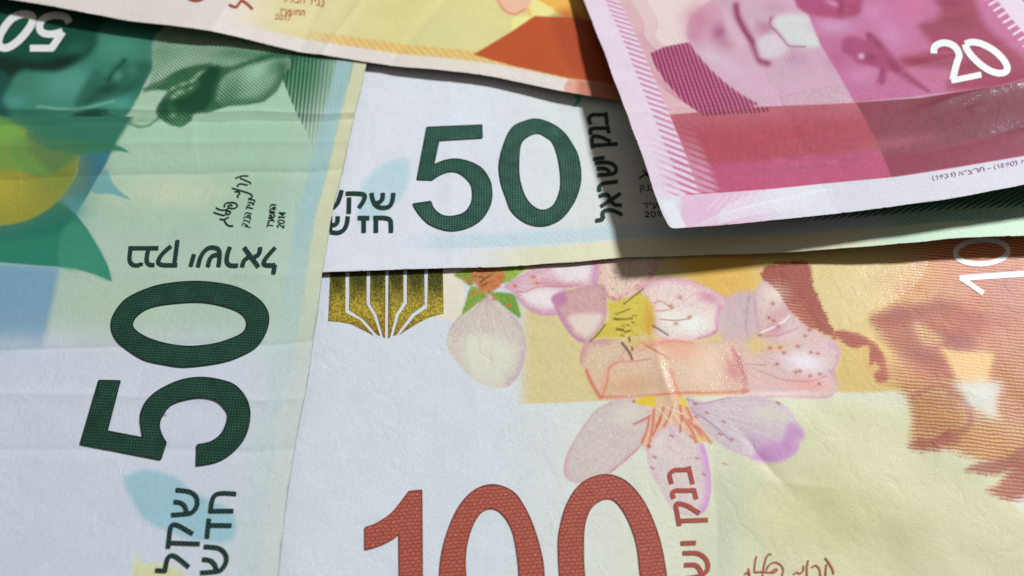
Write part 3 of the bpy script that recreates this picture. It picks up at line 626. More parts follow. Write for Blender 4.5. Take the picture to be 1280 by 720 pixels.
    p.line(F2([(690, 175), (760, 210), (830, 265), (900, 330)]), 1.3, (150, 90, 130), 0.8, 0.8); p.line(F2([(665, 108), (740, 140), (830, 120), (900, 105)]), 1.3, (170, 110, 150), 0.8, 0.7)
    petal('j', (214, 206, 208), (196, 150, 190), 0.4, 2); p.line(F2([(755, 360), (785, 480), (785, 600), (750, 690)]), 12, (198, 146, 204), 7, 0.8)
    p.clip = None; p.poly(F2([(505, 120), (650, 105), (700, 190), (770, 280), (795, 335), (700, 300), (600, 245), (520, 290), (475, 365), (450, 335), (490, 220)]), (214, 178, 150), 4, 0.9)
    for a, b_ in (((490, 200), (410, 240)), ((485, 215), (450, 330)), ((510, 170), (480, 360)), ((560, 150), (505, 295)), ((600, 160), (560, 250)), ((640, 150), (640, 280)), ((660, 140), (700, 220)), ((680, 220), (760, 320)), ((650, 200), (725, 330)), ((720, 250), (795, 335)), ((540, 210), (520, 250)), ((690, 300), (720, 330))):
        p.line(F2([a, ((a[0] + b_[0]) / 2 + 6, (a[1] + b_[1]) / 2), b_]), 3, (194, 108, 88), 1.5, 0.85)
    for a, b_ in (((530, 160), (600, 240)), ((620, 130), (590, 220)), ((600, 170), (660, 260)), ((540, 140), (650, 190))): p.line(F2([a, b_]), 1.6, (226, 214, 190), 1, 0.8)
    p.poly(F2([(410, 128), (450, 105), (515, 100), (512, 150), (450, 145)]), (214, 192, 48), 1.5); p.blob(792, 501.5, 2, 1.6, (130, 80, 60), 0.9); p.poly(F2([(630, 110), (650, 110), (685, 150), (655, 150)]), (216, 196, 70), 1.5); p.blob(876, 549, 5, 3.5, (222, 196, 80), 0.9)
    SP = (172, 84, 70)
    for q in ((715, 140), (775, 183), (860, 228), (840, 290), (900, 315), (513, 405), (503, 460), (725, 410), (485, 350), (760, 492), (720, 205), (1133, 135), (600, 300)): p.line(F2([(q[0] - 7, q[1] - 3), (q[0] + 7, q[1] + 4)]), 2.4, SP, 1, 0.8)
    for q in ((665, 238), (690, 350), (825, 400), (790, 452), (855, 482), (888, 488), (720, 485), (700, 458), (685, 540), (800, 575), (780, 580), (850, 600), (895, 640), (900, 590), (645, 310), (670, 325), (600, 395), (650, 460), (845, 370)): p.blob(800 + q[0] / 4, 320 + q[1] / 4, 2.7, 2.2, SP, 0.9)
    p.line(F2([(855, 434), (875, 444)]), 1.2, SP, 0.7, 0.8)
    return p
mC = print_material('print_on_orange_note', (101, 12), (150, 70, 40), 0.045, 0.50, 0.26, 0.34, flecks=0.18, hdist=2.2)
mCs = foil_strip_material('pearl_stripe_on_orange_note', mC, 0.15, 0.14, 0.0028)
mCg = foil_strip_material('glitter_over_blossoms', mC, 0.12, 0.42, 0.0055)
def pet_union(keys): 
    P_ = [spline(PET[k], 6) for k in keys]
    def f(fc, fuv):
        m = np.zeros(len(fc), bool)
        for q in P_: m |= inside(fc, q)
        return m
    return f
portrait_C = P1([(170, -120), (230, 0), (260, 90), (330, 240), (350, 290), (540, 300), (560, 480), (690, 510), (740, 720), (690, 760), (740, 800), (1000, 850), (1050, 890), (1240, 1070), (1500, 1080), (1500, -200), (600, -200), (500, -120)])
def face_C_test(fc, fuv): return inside(fc, face_C[0]) | inside(fc, face_C[1])
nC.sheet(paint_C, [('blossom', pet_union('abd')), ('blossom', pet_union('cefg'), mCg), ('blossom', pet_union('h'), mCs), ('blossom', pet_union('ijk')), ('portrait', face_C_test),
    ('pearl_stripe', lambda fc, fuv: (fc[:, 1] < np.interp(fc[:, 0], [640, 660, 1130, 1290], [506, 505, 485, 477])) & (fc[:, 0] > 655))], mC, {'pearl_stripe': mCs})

BRK = ink_material('brick_red_ink', (172, 98, 82), (122, 56, 48), 'brick'); BRKD = ink_material('brick_outline_ink', (122, 52, 46), (140, 70, 60), 'plain')
nC.fill([outline([(511.25, 614.25), (527.5, 612.5)], [(529, 835), (500, 835)], [(498.75, 667.5), (494, 672), (482.5, 678.75), (470, 684), (456.25, 687.5)], [(456.25, 659.5), (467, 656), (480, 648.75), (490, 641), (497.5, 632.5), (511.25, 614.25)])], 'numeral', BRK, rim=BRKD)
nC.fill([spline([(549.5, 720), (555, 680), (570, 640), (590, 615), (615, 605.75), (640, 613.75), (655, 632.5), (667.5, 660), (677.5, 695), (680.5, 720), (682, 755), (673, 800), (650, 830), (622, 838), (598, 830), (570, 800), (553, 760)]),
         spline([(582.5, 720), (582.5, 690), (588.75, 662.5), (600, 642.5), (613.75, 636), (627.5, 642.5), (640, 662.5), (646, 690), (648.75, 720), (647, 760), (637, 790), (618, 806), (600, 795), (588, 770)])], 'numeral', BRK, rim=BRKD)
nC.fill([spline([(698, 690), (700, 660), (710, 627.5), (727.5, 603.75), (755, 593.25), (780, 600), (800, 620), (815, 647.5), (826, 680), (832.5, 715), (836, 750), (828, 795), (808, 825), (775, 833), (740, 820), (715, 785), (702, 740)]),
         spline([(729.5, 690), (730.5, 660), (737.5, 637.5), (752.5, 625), (767.5, 626), (782.5, 645), (795, 677.5), (800, 715), (802, 745), (795, 780), (775, 800), (752, 790), (738, 760), (731, 720)])], 'numeral', BRK, rim=BRKD)
RED = ink_material('red_brown_ink', (150, 62, 52), (196, 120, 104), 'plain')
Q = lambda p: T(820, 570, 4.8, p)
nC.strokes([(Q(a), 5.72) for a in ([(195, 62), (220, 170)], [(205, 82), (150, 84), (110, 86), (84, 108), (85, 135), (95, 168)], [(225, 195), (242, 260)], [(230, 206), (170, 208), (120, 208), (98, 222), (100, 238), (108, 256)],
    [(135, 390), (312, 384)], [(140, 420), (128, 350), (120, 300), (135, 285), (190, 300), (225, 322), (262, 345)], [(148, 525), (240, 521)], [(160, 583), (250, 585), (300, 620), (312, 670), (290, 705), (240, 725), (180, 735)], [(170, 655), (235, 655), (262, 680), (275, 712)])], 'lettering', RED)
SG = lambda p: T(920, 680, 9.14, p)
nC.strokes([(SG(a), 2.2) for a in ([(140, 275), (150, 320), (155, 380)], [(235, 140), (215, 230), (210, 330)], [(405, 125), (375, 118), (345, 160), (320, 250), (300, 380)], [(345, 300), (380, 240), (450, 210), (520, 250), (538, 310), (520, 380)],
    [(215, 325), (300, 320), (420, 328), (470, 300), (450, 285), (400, 320)], [(655, 350), (690, 325), (730, 338), (770, 300), (770, 245)], [(825, 185), (810, 270), (810, 380)], [(865, 270), (900, 245), (950, 280), (965, 380)], [(1035, 230), (1025, 300), (1022, 380)], [(1015, 155), (1070, 230), (1105, 300), (1115, 345)], [(100, 350), (130, 322), (165, 380)])], 'signature', RED)
WHT = ink_material('white_print', (222, 226, 230), (205, 214, 218), 'plain')
nC.strokes([([(1227 + 33 * math.cos(a) , 315 + 15 * math.sin(a) - 1.5 * math.cos(a)) for a in np.linspace(0, 2 * math.pi, 25)], 6.5), ([(1199, 348), (1300, 341)], 7.5), ([(1200, 347), (1215, 357), (1229, 367)], 6.5)], 'denomination', WHT)
# gold book emblem: six pages between white gaps
def page(l, r, bot): return np.array(l + bot + r[::-1], float)
GOLD = gold_material()
def gold_col(n, vs):  # foil's reflection put into its colour: dark top, bright gold, browner foot
    y = to_pixels(n.world(vs))[:, 1]; t = smooth((y - 352) / 34)[:, None]; b = smooth((y - 392) / 22)[:, None]
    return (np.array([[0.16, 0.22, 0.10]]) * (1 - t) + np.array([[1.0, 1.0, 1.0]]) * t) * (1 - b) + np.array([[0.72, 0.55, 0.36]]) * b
G = lambda p: T(320, 360, 4, p)
pages = [G([(372, -100), (448, -100), (448, 122), (520, 160), (592, 240), (560, 222), (480, 182), (420, 170), (362, 165)]),
         G([(468, -100), (554, -100), (554, 82), (590, 140), (622, 240), (606, 234), (540, 158), (466, 110)]),
         G([(573, -100), (648, -100), (646, 250), (636, 245), (604, 132), (571, 78)]),
         G([(664, -100), (738, -100), (738, 72), (700, 130), (672, 245), (661, 255)]),
         G([(756, -100), (842, -100), (844, 84), (780, 130), (704, 234), (686, 240), (715, 135), (756, 76)]),
         G([(861, -100), (935, -100), (938, 128), (870, 146), (800, 182), (715, 236), (795, 140), (858, 98)])]
E = bpy.data.objects.new('book_emblem', None); C.objects.link(E); E.parent = nC.root
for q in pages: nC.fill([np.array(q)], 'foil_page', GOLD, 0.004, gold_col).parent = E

# ================================================================== middle 50 note
def zB(uv):
    u, v = uv[:, 0], uv[:, 1]
    z = 0.10 + undulate(uv, 31, 0.010)
    z = z + 0.20 * smooth((u - 4.6) / 4.0) * np.exp(-v / 2.2)
    z = z + crease(uv, (1.9, 1), 90, 0.006, 0.12) + crease(uv, (3.6, 1), 93, -0.005, 0.15) + crease(uv, (6, 0.3), 20, 0.006, 0.1, -1, 2)
    return z
locB, degB = (-2.68, 5.235), 3.5
nB = Note('banknote', 'middle 50 note with upright green numeral, tucked between the other notes', GRP, W50, HH, locB, degB, zB,
          make_bow(locB, degB, zB, [('v', [(405, 340), (480, 337), (560, 335), (640, 333), (720, 327.5), (790, 321), (880, 318.5), (960, 317), (1060, 310), (1135, 304), (1210, 296), (1280, 295)])]))
leafB = [(447, 262), (452, 235), (463, 218), (480, 205), (498, 198), (510, 199), (512, 215), (510, 230), (500, 248), (482, 266), (462, 276), (448, 280)]
def paint_B(n, S, uv):
    p = Paint(S, uv, (208, 216, 229)); x, y, v = S[:, 0], S[:, 1], uv[:, 1]
    p.mask(smooth((x - 560) / 240) * 0.8, (204, 214, 212)); p.mask(smooth((x - 900) / 200) * smooth((v - .45) / .1), (92, 150, 120), hatch=0.7)
    p.poly(leafB, (178, 208, 220), 5, 0.9)
    st_ = np.sin((uv[:, 0] * 0.9 + v * 0.75) * 2 * math.pi / 0.075)
    p.mask(smooth((x - 490) / 90) * smooth((v - 0.28) / 0.05) * smooth((0.62 - v) / 0.16) * (0.65 + 0.22 * st_), (176, 206, 216))
    p.mask(smooth((x - 560) / 120) * smooth((0.30 - v) / 0.05), (212, 214, 192))
    p.mask(smooth((x - 1030) / 120) * smooth((0.32 - v) / 0.05), (190, 216, 196))
    p.mask(smooth((x - 1080) / 70) * smooth((v - 0.27) / 0.03) * smooth((0.6 - v) / 0.06) * (0.7 + 0.3 * np.sign(st_)), (128, 186, 160))
    p.poly([(718, 119), (727, 119), (725, 127), (720, 133), (716, 134), (720, 126)], (96, 190, 172), 1.2)
    p.poly([(1236, -10), (1290, -10), (1290, 12), (1240, 18)], (60, 78, 88), 3); p.poly([(1240, 16), (1290, 10), (1290, 42), (1262, 40), (1248, 30)], (84, 150, 112), 3); p.line([(1262, 44), (1290, 42)], 5, (214, 218, 220), 1.5)
    return p
mB = print_material('print_on_green_note', (62,), (24, 74, 54), 0.055, 0.55, 0.25, 0.28)
nB.sheet(paint_B, [('leaf_print', leafB), ('border_stripes', lambda fc, fuv: (fuv[:, 1] > 0.27) & (fuv[:, 1] < 0.6) & (fc[:, 0] > 520))], mB, {})
GRN = ink_material('deep_green_ink', (22, 66, 58), (104, 154, 138), 'mesh', 0.036); GRND = ink_material('green_outline_ink', (12, 46, 44), (30, 64, 58), 'plain')
nB.fill([outline([(533.75, 159.25), (602.5, 156.25)], [(603, 173), (548.75, 176.25)], [(542.5, 206), (555, 201), (570, 198.75), (587.5, 202.5), (602.5, 211), (612.5, 226), (615, 242.5), (612.5, 257.5), (602.5, 274), (585, 285), (562.5, 289), (540, 282.5), (527.5, 272.5), (519, 261), (516.25, 255)],
    [(538.75, 251.75), (542.5, 261), (552.5, 269), (565, 270.5), (580, 266), (588.75, 255), (590.75, 242.5), (587.5, 229), (575, 217.5), (562.5, 215), (550, 219), (540, 225.75)], [(521.25, 225), (533.75, 159.25)][:1])], 'numeral', GRN, rim=GRND)
nB.fill([spline([(671, 149), (690, 155), (705, 166), (715, 180), (722.5, 195), (726.25, 217.5), (723.75, 237.5), (715, 257.5), (700, 275), (678.75, 283), (657.5, 279), (640, 265), (632.5, 247.5), (626, 227.5), (624, 205), (630, 180), (640, 160), (655, 152)]),
         spline([(672.5, 167), (684, 172.5), (691, 179), (697.5, 197.5), (701, 225), (698.75, 242.5), (691, 257.5), (677.5, 263), (664, 256), (655, 242.5), (649.5, 222.5), (648.75, 202.5), (651, 181), (660, 171)])], 'numeral', GRN, rim=GRND)
DGR = ink_material('dark_teal_ink', (14, 50, 48), (90, 130, 122), 'diag', 0.030)
Q = lambda p: T(320, 180, 4, p)
nB.strokes([(Q(a), 5.50) for a in ([(578, 245), (585, 280), (600, 308), (630, 320), (665, 314), (682, 288), (688, 245)], [(635, 245), (633, 275), (618, 292), (592, 298)], [(450, 249), (505, 249), (542, 255), (543, 275), (530, 300), (515, 320)], [(467, 268), (465, 350)], [(430, 232), (422, 262), (408, 298), (386, 322)])], 'lettering', DGR, 0.007)
nB.strokes([(Q(a), 5.50) for a in ([(460, 362), (455, 400), (440, 430), (410, 445), (372, 441)], [(410, 362), (408, 392), (395, 405), (370, 408)], [(372, 362), (372, 441)], [(510, 371), (568, 371)], [(540, 371), (540, 445)], [(588, 371), (645, 371), (672, 382), (676, 410), (676, 445)], [(601, 375), (601, 445)])], 'lettering', DGR, 0.007)
Q = lambda p: T(730, 130, 4.5, p)
nB.strokes([(Q(a), 4.62) for a in ([(122, 48), (129, 118)], [(124, 62), (80, 62), (45, 63), (28, 80), (30, 98), (38, 116)], [(130, 122), (140, 166)], [(132, 138), (90, 138), (50, 139), (34, 150), (36, 162), (42, 174)], [(45, 236), (188, 226)], [(50, 252), (43, 210), (46, 190), (65, 182), (100, 190), (150, 212)],
    [(52, 312), (116, 303)], [(62, 335), (120, 330), (160, 340), (180, 365), (172, 388), (140, 398), (75, 402)], [(72, 366), (112, 364), (136, 376), (142, 396)], [(190, 437), (140, 444), (105, 450), (86, 468), (88, 494)], [(205, 505), (150, 542), (95, 578)], [(212, 572), (172, 568), (150, 545)], [(85, 520), (130, 512), (150, 545)], [(215, 626), (165, 602), (125, 600), (106, 612), (110, 650)], [(110, 650), (66, 658)])], 'lettering', DGR, 0.007)
TIN = ink_material('small_print_ink', (22, 50, 48), (40, 72, 66), 'plain')
for t_ in (small_text('2014', 806, 271.5, 833, 270.5, 6.5, 1.3), small_text('ד"עשת', 804, 261, 838, 259.5, 7, 1.3), small_text('קנבה', 800, 239, 826, 237, 7, 1.3)): nB.strokes(t_, 'small_print', TIN, smooth_line=False)
nB.strokes([(q, 2) for q in ([(799, 224), (803, 220), (808, 218), (814, 217)], [(804, 213), (807, 217), (812, 222), (818, 224)])], 'signature', TIN)

# ================================================================== left 50 note (turned a quarter)
def zA(uv):
    u, v = uv[:, 0], uv[:, 1]
    z = 0.185 + undulate(uv, 51, 0.012)
    for uu, a, wd in ((6.9, 0.034, 0.06), (6.72, -0.018, 0.05), (5.75, -0.026, 0.07), (6.3, 0.014, 0.08), (3.05, -0.016, 0.05), (2.4, 0.012, 0.06), (4.1, 0.009, 0.10), (1.75, -0.010, 0.06), (8.3, 0.012, 0.08)):
        z = z + crease(uv, (uu, 2), 91 + 2 * math.sin(uu * 7), a, wd)
    z = z + crease(uv, (1.2, 4), 62, 0.006, 0.08, -1.5, 1.5) + crease(uv, (6.2, 2.2), 20, 0.004, 0.06, -0.7, 0.9)
    return z
locA, degA = (-2.462, 1.06), 90.0
nA = Note('banknote', 'green 50 note at the left lying sideways, with teal leaves and a green engraved face', GRP, W50, HH, locA, degA, zA,
          make_bow(locA, degA, zA, [('v', [(348, 715), (352, 665), (361, 607), (371, 540), (380, 500), (387.5, 455), (395, 405), (401, 357), (405, 330), (412.5, 272.5), (427.5, 217.5), (436, 175), (449, 120), (458.75, 77.5), (463, 50)])]))
L1 = lambda p: T(0, 180, 4, p)
A1 = lambda p: T(0, 0, 4, p)
A2 = lambda p: T(320, 0, 4, p)
leaf_big = L1([(-20, 415), (130, 360), (280, 280), (380, 350), (440, 430), (500, 530), (540, 610), (560, 688), (470, 650), (380, 625), (300, 615), (150, 605), (-20, 590)])
face_A = A1([(-40, 60), (820, 60), (1400, 230), (1480, 270), (1430, 400), (1340, 500), (1120, 535), (965, 570), (935, 640), (850, 645), (800, 600), (700, 640), (640, 610), (580, 720), (-40, 720)])
collar = T(160, 40, 4.267, [(828, 245), (868, 185), (890, 110), (1215, 140), (1140, 350), (1085, 520), (1045, 650), (1000, 650), (955, 540), (895, 425)])
circle_A = [(-5 + 104 * math.cos(a), 190 + 92 * math.sin(a)) for a in np.linspace(-math.pi, math.pi, 40)[:-1]]
def paint_A(n, S, uv):
    p = Paint(S, uv, (196, 206, 221)); x, y, v, u = S[:, 0], S[:, 1], uv[:, 1], uv[:, 0]
    p.mask(smooth((455 - y + 0.04 * (x - 150)) / 70), (172, 196, 184)); p.mask(smooth((330 - y) / 90), (164, 194, 178)); p.blob(215, 240, 70, 22, (192, 206, 182), 0.8); p.blob(150, 385, 60, 40, (178, 196, 180), 0.6)
    p.blob(420, 300, 60, 110, (182, 202, 196), 0.5)
    p.poly([(-20, 327), (75, 333), (70, 360), (60, 405), (52, 435), (-20, 448)], (124, 164, 190), 6, 0.95, curve=False); p.blob(20, 440, 60, 22, (190, 203, 220), 0.8)
    # portrait background band
    p.poly([(-40, -40), (206, -40), (204, 55), (180, 106), (160, 152), (142, 186), (-40, 190)], (56, 124, 108), 1.5, curve=False)
    # face, green-on-teal half
    R1 = lambda q: T(0, 20, 4.236, q)
    R3 = lambda q: T(160, 40, 4.267, q)
    def b1(x0, y0, rx, ry, c, o=0.8, rot=0, hatch=None): p.blob(x0 / 4.236, 20 + y0 / 4.236, rx / 4.236, ry / 4.236, c, o, rot, hatch)
    def b3(x0, y0, rx, ry, c, o=0.8, rot=0, hatch=None): p.blob(160 + x0 / 4.267, 40 + y0 / 4.267, rx / 4.267, ry / 4.267, c, o, rot, hatch)
    b1(330, 370, 190, 110, (88, 156, 142), 0.95); b1(620, 170, 150, 80, (80, 150, 132), 0.9); b1(130, 380, 110, 80, (72, 136, 118), 0.7); b1(70, 455, 80, 40, (86, 154, 146), 0.8); b1(400, 330, 90, 60, (92, 160, 150), 0.6)
    b1(110, 540, 140, 40, (52, 116, 102), 0.7); b1(300, 590, 140, 40, (60, 128, 106), 0.6); b1(640, 460, 80, 40, (84, 160, 150), 0.8)
    p.poly(R1([(-60, -120), (560, -120), (520, 100), (505, 170), (440, 232), (330, 285), (200, 290), (120, 275), (60, 325), (20, 400), (-60, 420)]), (24, 88, 70), 6)
    b1(400, 170, 70, 30, (44, 112, 92), 0.7, -20)
    p.poly(R1([(-60, 225), (180, 240), (330, 215), (420, 215), (320, 282), (200, 288), (110, 290), (40, 340), (-60, 360)]), (10, 54, 44), 6, 0.95); b1(0, 250, 120, 40, (12, 56, 46), 0.8)
    p.poly(R1([(-40, 300), (60, 330), (18, 420), (30, 480), (55, 560), (-40, 580)]), (34, 92, 84), 6, 0.9); b1(10, 520, 40, 50, (40, 94, 92), 0.7)
    p.poly(R1([(400, 480), (430, 390), (500, 290), (560, 310), (610, 260), (660, 225), (690, 255), (780, 235), (815, 280), (750, 360), (660, 410), (560, 445), (470, 470)]), (50, 110, 96), 6, 0.92)
    b1(570, 385, 70, 30, (24, 76, 64), 0.85, -15); b1(480, 440, 60, 22, (32, 88, 76), 0.75, -30); b1(690, 375, 60, 24, (40, 100, 84), 0.7, -25); b1(770, 265, 30, 22, (44, 106, 88), 0.7); b1(515, 330, 30, 30, (54, 116, 102), 0.6)
    p.line(R1([(570, 345), (600, 300), (635, 262), (662, 232)]), 3.6, (26, 80, 68), 2.2, 0.9); b1(625, 315, 22, 30, (84, 148, 132), 0.8, 30); b1(700, 290, 30, 34, (70, 136, 116), 0.6)
    p.line(R1([(200, 478), (300, 490), (390, 494), (450, 490), (530, 468), (600, 452)]), 3.2, (112, 172, 158), 2.5, 0.85); p.line(R1([(215, 490), (300, 505), (390, 506)]), 2, (50, 112, 100), 2, 0.6)
    p.poly(R1([(345, 570), (385, 525), (440, 500), (520, 490), (570, 505), (560, 532), (490, 556), (420, 578)]), (26, 82, 66), 4, 0.95); b1(465, 535, 40, 14, (14, 62, 48), 0.8, -12); b1(420, 545, 14, 6, (70, 130, 110), 0.6)
    p.line(R1([(540, 515), (620, 538), (690, 560)]), 3.2, (48, 108, 86), 2.5, 0.85)
    # face, pale half
    p.poly(A1([(812, 150), (1290, 200), (1480, 240), (1440, 400), (1340, 500), (1120, 535), (965, 570), (830, 600), (700, 640), (640, 612), (700, 500), (760, 380)]), (150, 188, 164), 2, 1, 0.42)
    b3(190, 110, 60, 50, (122, 170, 142), 0.7); p.line(R3([(150, 250), (240, 190), (340, 145), (480, 110)]), 10, (162, 198, 174), 8, 0.85); b3(560, 110, 130, 28, (104, 154, 122), 0.8, -4, 0.5); b3(700, 125, 120, 22, (84, 138, 104), 0.8, -4, 0.5)
    b3(560, 300, 80, 60, (108, 160, 128), 0.75, -40, 0.6); b3(680, 210, 85, 50, (156, 200, 178), 0.95, -40, 0.15); b3(620, 330, 50, 20, (150, 190, 166), 0.6, -40); b3(520, 350, 60, 40, (96, 150, 116), 0.7, -20, 0.6)
    p.line(R3([(430, 420), (540, 382), (640, 376), (715, 360), (780, 305), (825, 240)]), 11, (76, 132, 98), 6, 0.85, hatch=0.55); b3(820, 190, 45, 50, (62, 116, 88), 0.85, 0, 0.5); b3(770, 190, 24, 30, (100, 156, 128), 0.6)
    p.poly(R3([(90, 312), (180, 268), (260, 212), (350, 183), (440, 172), (540, 182), (640, 150), (760, 108), (880, 112), (900, 135), (800, 140), (700, 162), (570, 205), (505, 245), (485, 300), (475, 360), (500, 400), (430, 425), (350, 437), (338, 470), (280, 508), (210, 488), (172, 450), (160, 400), (190, 350), (212, 322), (130, 312)]), (60, 120, 86), 3.5, 0.97, 0.45, ragged=0.8)
    p.poly(R3([(370, 225), (460, 186), (490, 225), (462, 300), (445, 370), (400, 422), (300, 425), (235, 385), (250, 360), (330, 330), (380, 280)]), (24, 84, 54), 5, 0.95); b3(450, 205, 40, 22, (20, 74, 48), 0.85); b3(195, 400, 30, 50, (30, 86, 60), 0.85, 15); b3(300, 400, 60, 25, (26, 88, 56), 0.8)
    p.line(R3([(85, 306), (180, 262), (265, 215), (350, 188), (440, 172)]), 3.4, (54, 106, 80), 2.5, 0.8)
    for q in ((378, 225, 32, 9, -38), (345, 258, 26, 10, -30), (292, 278, 22, 9, -20), (275, 322, 28, 13, -15), (245, 345, 18, 10, -15), (335, 300, 14, 6, -30), (240, 300, 20, 8, -30)): b3(*q[:4], (158, 198, 164), 0.9, q[4])
    b3(275, 468, 60, 26, (96, 152, 112), 0.8); b3(240, 445, 14, 12, (150, 192, 152), 0.85); b3(300, 490, 40, 14, (84, 140, 102), 0.6)
    p.poly(R3([(-20, 470), (20, 410), (60, 345), (120, 315), (190, 312), (215, 326), (172, 380), (154, 420), (165, 452), (112, 498), (60, 508), (10, 490)]), (166, 198, 178), 2.5, 1, 0.05)
    p.line(R3([(0, 478), (60, 506), (112, 500), (168, 458)]), 4.5, (88, 140, 100), 3, 0.85); p.line(R3([(212, 328), (172, 384), (156, 425), (170, 452)]), 4, (38, 94, 68), 2.4, 0.85); b3(70, 470, 60, 26, (148, 184, 156), 0.6)
    p.poly(R3([(168, 462), (210, 494), (280, 514), (340, 476), (352, 442), (430, 430), (540, 396), (640, 390), (725, 374), (795, 318), (826, 258), (850, 320), (930, 480), (980, 600), (980, 720), (-60, 720), (-95, 640), (-20, 490), (60, 515), (115, 506)]), (164, 197, 180), 1.6, 1, 0, curve=False)
    # collar drawn in long upright lines
    i = inside(S, spline(collar, 6)) * smooth((200 - y) / 60); ln = 0.5 + 0.5 * np.sin((x + 0.10 * y) * 2 * math.pi / 4.9)
    dk = smooth((428 - x - (y - 80) * 0.22) / 40)
    p.mask(i * (0.45 + 0.55 * dk) * smooth((165 - y) / 70), (96, 152, 122)); p.mask(i * (0.35 + 0.65 * dk) * smooth(ln * 1.7 - 0.35) * 0.95, (22, 84, 58)); p.mask(i * smooth((82 - y) / 14) * 0.7, (48, 106, 80))
    # leaves and fruit
    p.poly(L1([(400, 10), (440, -10), (578, -5), (530, 100), (490, 175), (450, 240), (380, 350), (280, 285), (330, 232), (385, 150)]), (56, 128, 148), 2, curve=False); p.blob(88, 262, 22, 18, (92, 160, 170), 0.85); p.blob(112, 205, 14, 16, (22, 104, 130), 0.6)
    p.poly(L1([(525, 125), (560, 190), (600, 235), (652, 277), (560, 252), (460, 236)]), (120, 172, 178), 1.5); p.poly(L1([(560, 8), (600, 10), (645, 42), (580, 30)]), (72, 152, 122), 1.2)
    p.poly(leaf_big, (48, 134, 114), 1.5, curve=False); p.poly(L1([(-20, 415), (130, 360), (280, 285), (370, 350), (300, 440), (160, 470), (-20, 480)]), (34, 118, 108), 5, 0.7); p.poly(L1([(310, 440), (400, 400), (500, 530), (555, 680), (440, 640), (300, 615)]), (76, 152, 132), 4, 0.6)
    BEFORE = p.c.copy(); p.poly(circle_A, (146, 150, 66), 1.8, 1, 0, curve=False); p.blob(0, 240, 40, 30, (174, 168, 66), 0.7); p.blob(78, 215, 34, 34, (122, 142, 72), 0.8); keep = p.c.copy()
    p.poly([(-40, 60), (220, 60), (150, 172), (143, 184), (100, 192), (95, 186), (60, 176), (24, 160), (-40, 144)], (58, 124, 104), 4, 1, curve=False); pass
    p.c = np.where((y < 146)[:, None], BEFORE, p.c); p.poly(L1([(60, -40), (150, -30), (400, 5), (398, 60), (250, 150), (140, 140), (60, 60)]), (92, 134, 86), 5, 0.85)
    p.poly([(-10, 148), (24, 160), (38, 190), (64, 220), (30, 214), (-10, 208)], (112, 156, 82), 6, 0.8); p.blob(10, 165, 22, 12, (126, 176, 84), 0.7); p.line(L1([(100, 150), (110, 200), (100, 250)]), 3, (170, 166, 84), 2, 0.6)
    p.poly([(35, 165), (142, 183), (140, 190), (100, 192), (60, 186)], (66, 126, 98), 3, 0.8)
    # border strips
    f = smooth((u - 2.2) / 3.4); st_ = np.sin((uv[:, 0] * 0.8 - v * 0.9) * 2 * math.pi / 0.07)
    p.mask(smooth((v - .20) / .04) * smooth((.50 - v) / .06) * (0.12 + 0.76 * f) * (0.85 + 0.15 * st_), (152, 190, 202)); p.mask(smooth((.22 - v) / .04) * (0.2 + 0.75 * f), (204, 206, 172)); p.mask(smooth((1.0 - v) / .7) * 0.45 * (1 - 0.6 * f), (188, 206, 202))
    # pale leaf behind the lettering
    p.poly(T(0, 540, 4, [(620, 240), (660, 205), (740, 188), (820, 205), (900, 240), (960, 300), (1160, 400), (1160, 540), (1000, 545), (860, 505), (740, 450), (665, 350)]), (142, 190, 206), 5, 0.8); p.poly(T(0, 540, 4, [(685, 610), (710, 660), (800, 655), (900, 690), (920, 760), (680, 760)]), (206, 210, 140), 5, 0.7)
    p.blob(205.5, 519, 2.2, 1.6, (70, 110, 100), 0.8)
    return p
mA = print_material('print_on_left_green_note', (45,), (22, 66, 50), 0.044, 0.58, 0.24, 0.28, hdist=1.0)
nA.sheet(paint_A, [('leaf_print', leaf_big), ('fruit_print', circle_A), ('portrait', face_A), ('collar_print', collar), ('border_stripes', lambda fc, fuv: (fuv[:, 1] > 0.2) & (fuv[:, 1] < 0.48))], mA, {})
GRN2 = ink_material('bottle_green_ink', (14, 58, 46), (72, 122, 104), 'mesh', 0.034)
nA.fill([outline([(124.5, 475.75), (151.25, 476.25)], [(135, 539), (179.5, 547.5)], [(176.3, 527.5), (177.5, 515), (185, 500), (200, 487.5), (225, 476), (250, 472), (275, 475), (295, 482.5), (309, 500), (313, 520), (307.5, 545), (292.5, 565), (272, 577.5), (246.25, 582.5)],
    [(247, 556.25), (265, 552), (279, 540), (285.5, 522.5), (282.5, 512.5), (270, 501), (247.5, 497.5), (217.5, 505), (204, 520), (200, 532), (203, 544), (208.75, 553.75)], [(201.75, 575), (101.25, 555.5)])], 'numeral', GRN2, 0.012, rim=GRND)
nA.fill([spline([(139.5, 408.75), (143, 393), (158, 374), (187.5, 360), (215, 354), (246, 352), (275, 354.5), (298, 360), (320, 371.5), (332, 384), (336.3, 398), (333, 415), (321, 434), (300, 446), (275, 454), (232.5, 459.2), (205, 456), (180, 450), (158, 436.5), (145, 424)]),
         spline([(166.25, 407.5), (175, 392.5), (197.5, 382.5), (245, 378), (277.5, 382.5), (300, 391), (308.75, 402.5), (303.75, 416), (282.5, 426), (262, 431), (233.75, 433), (205, 429), (180, 420)])], 'numeral', GRN2, 0.008, rim=GRND)
Q = lambda p: T(140, 290, 5.818, p)
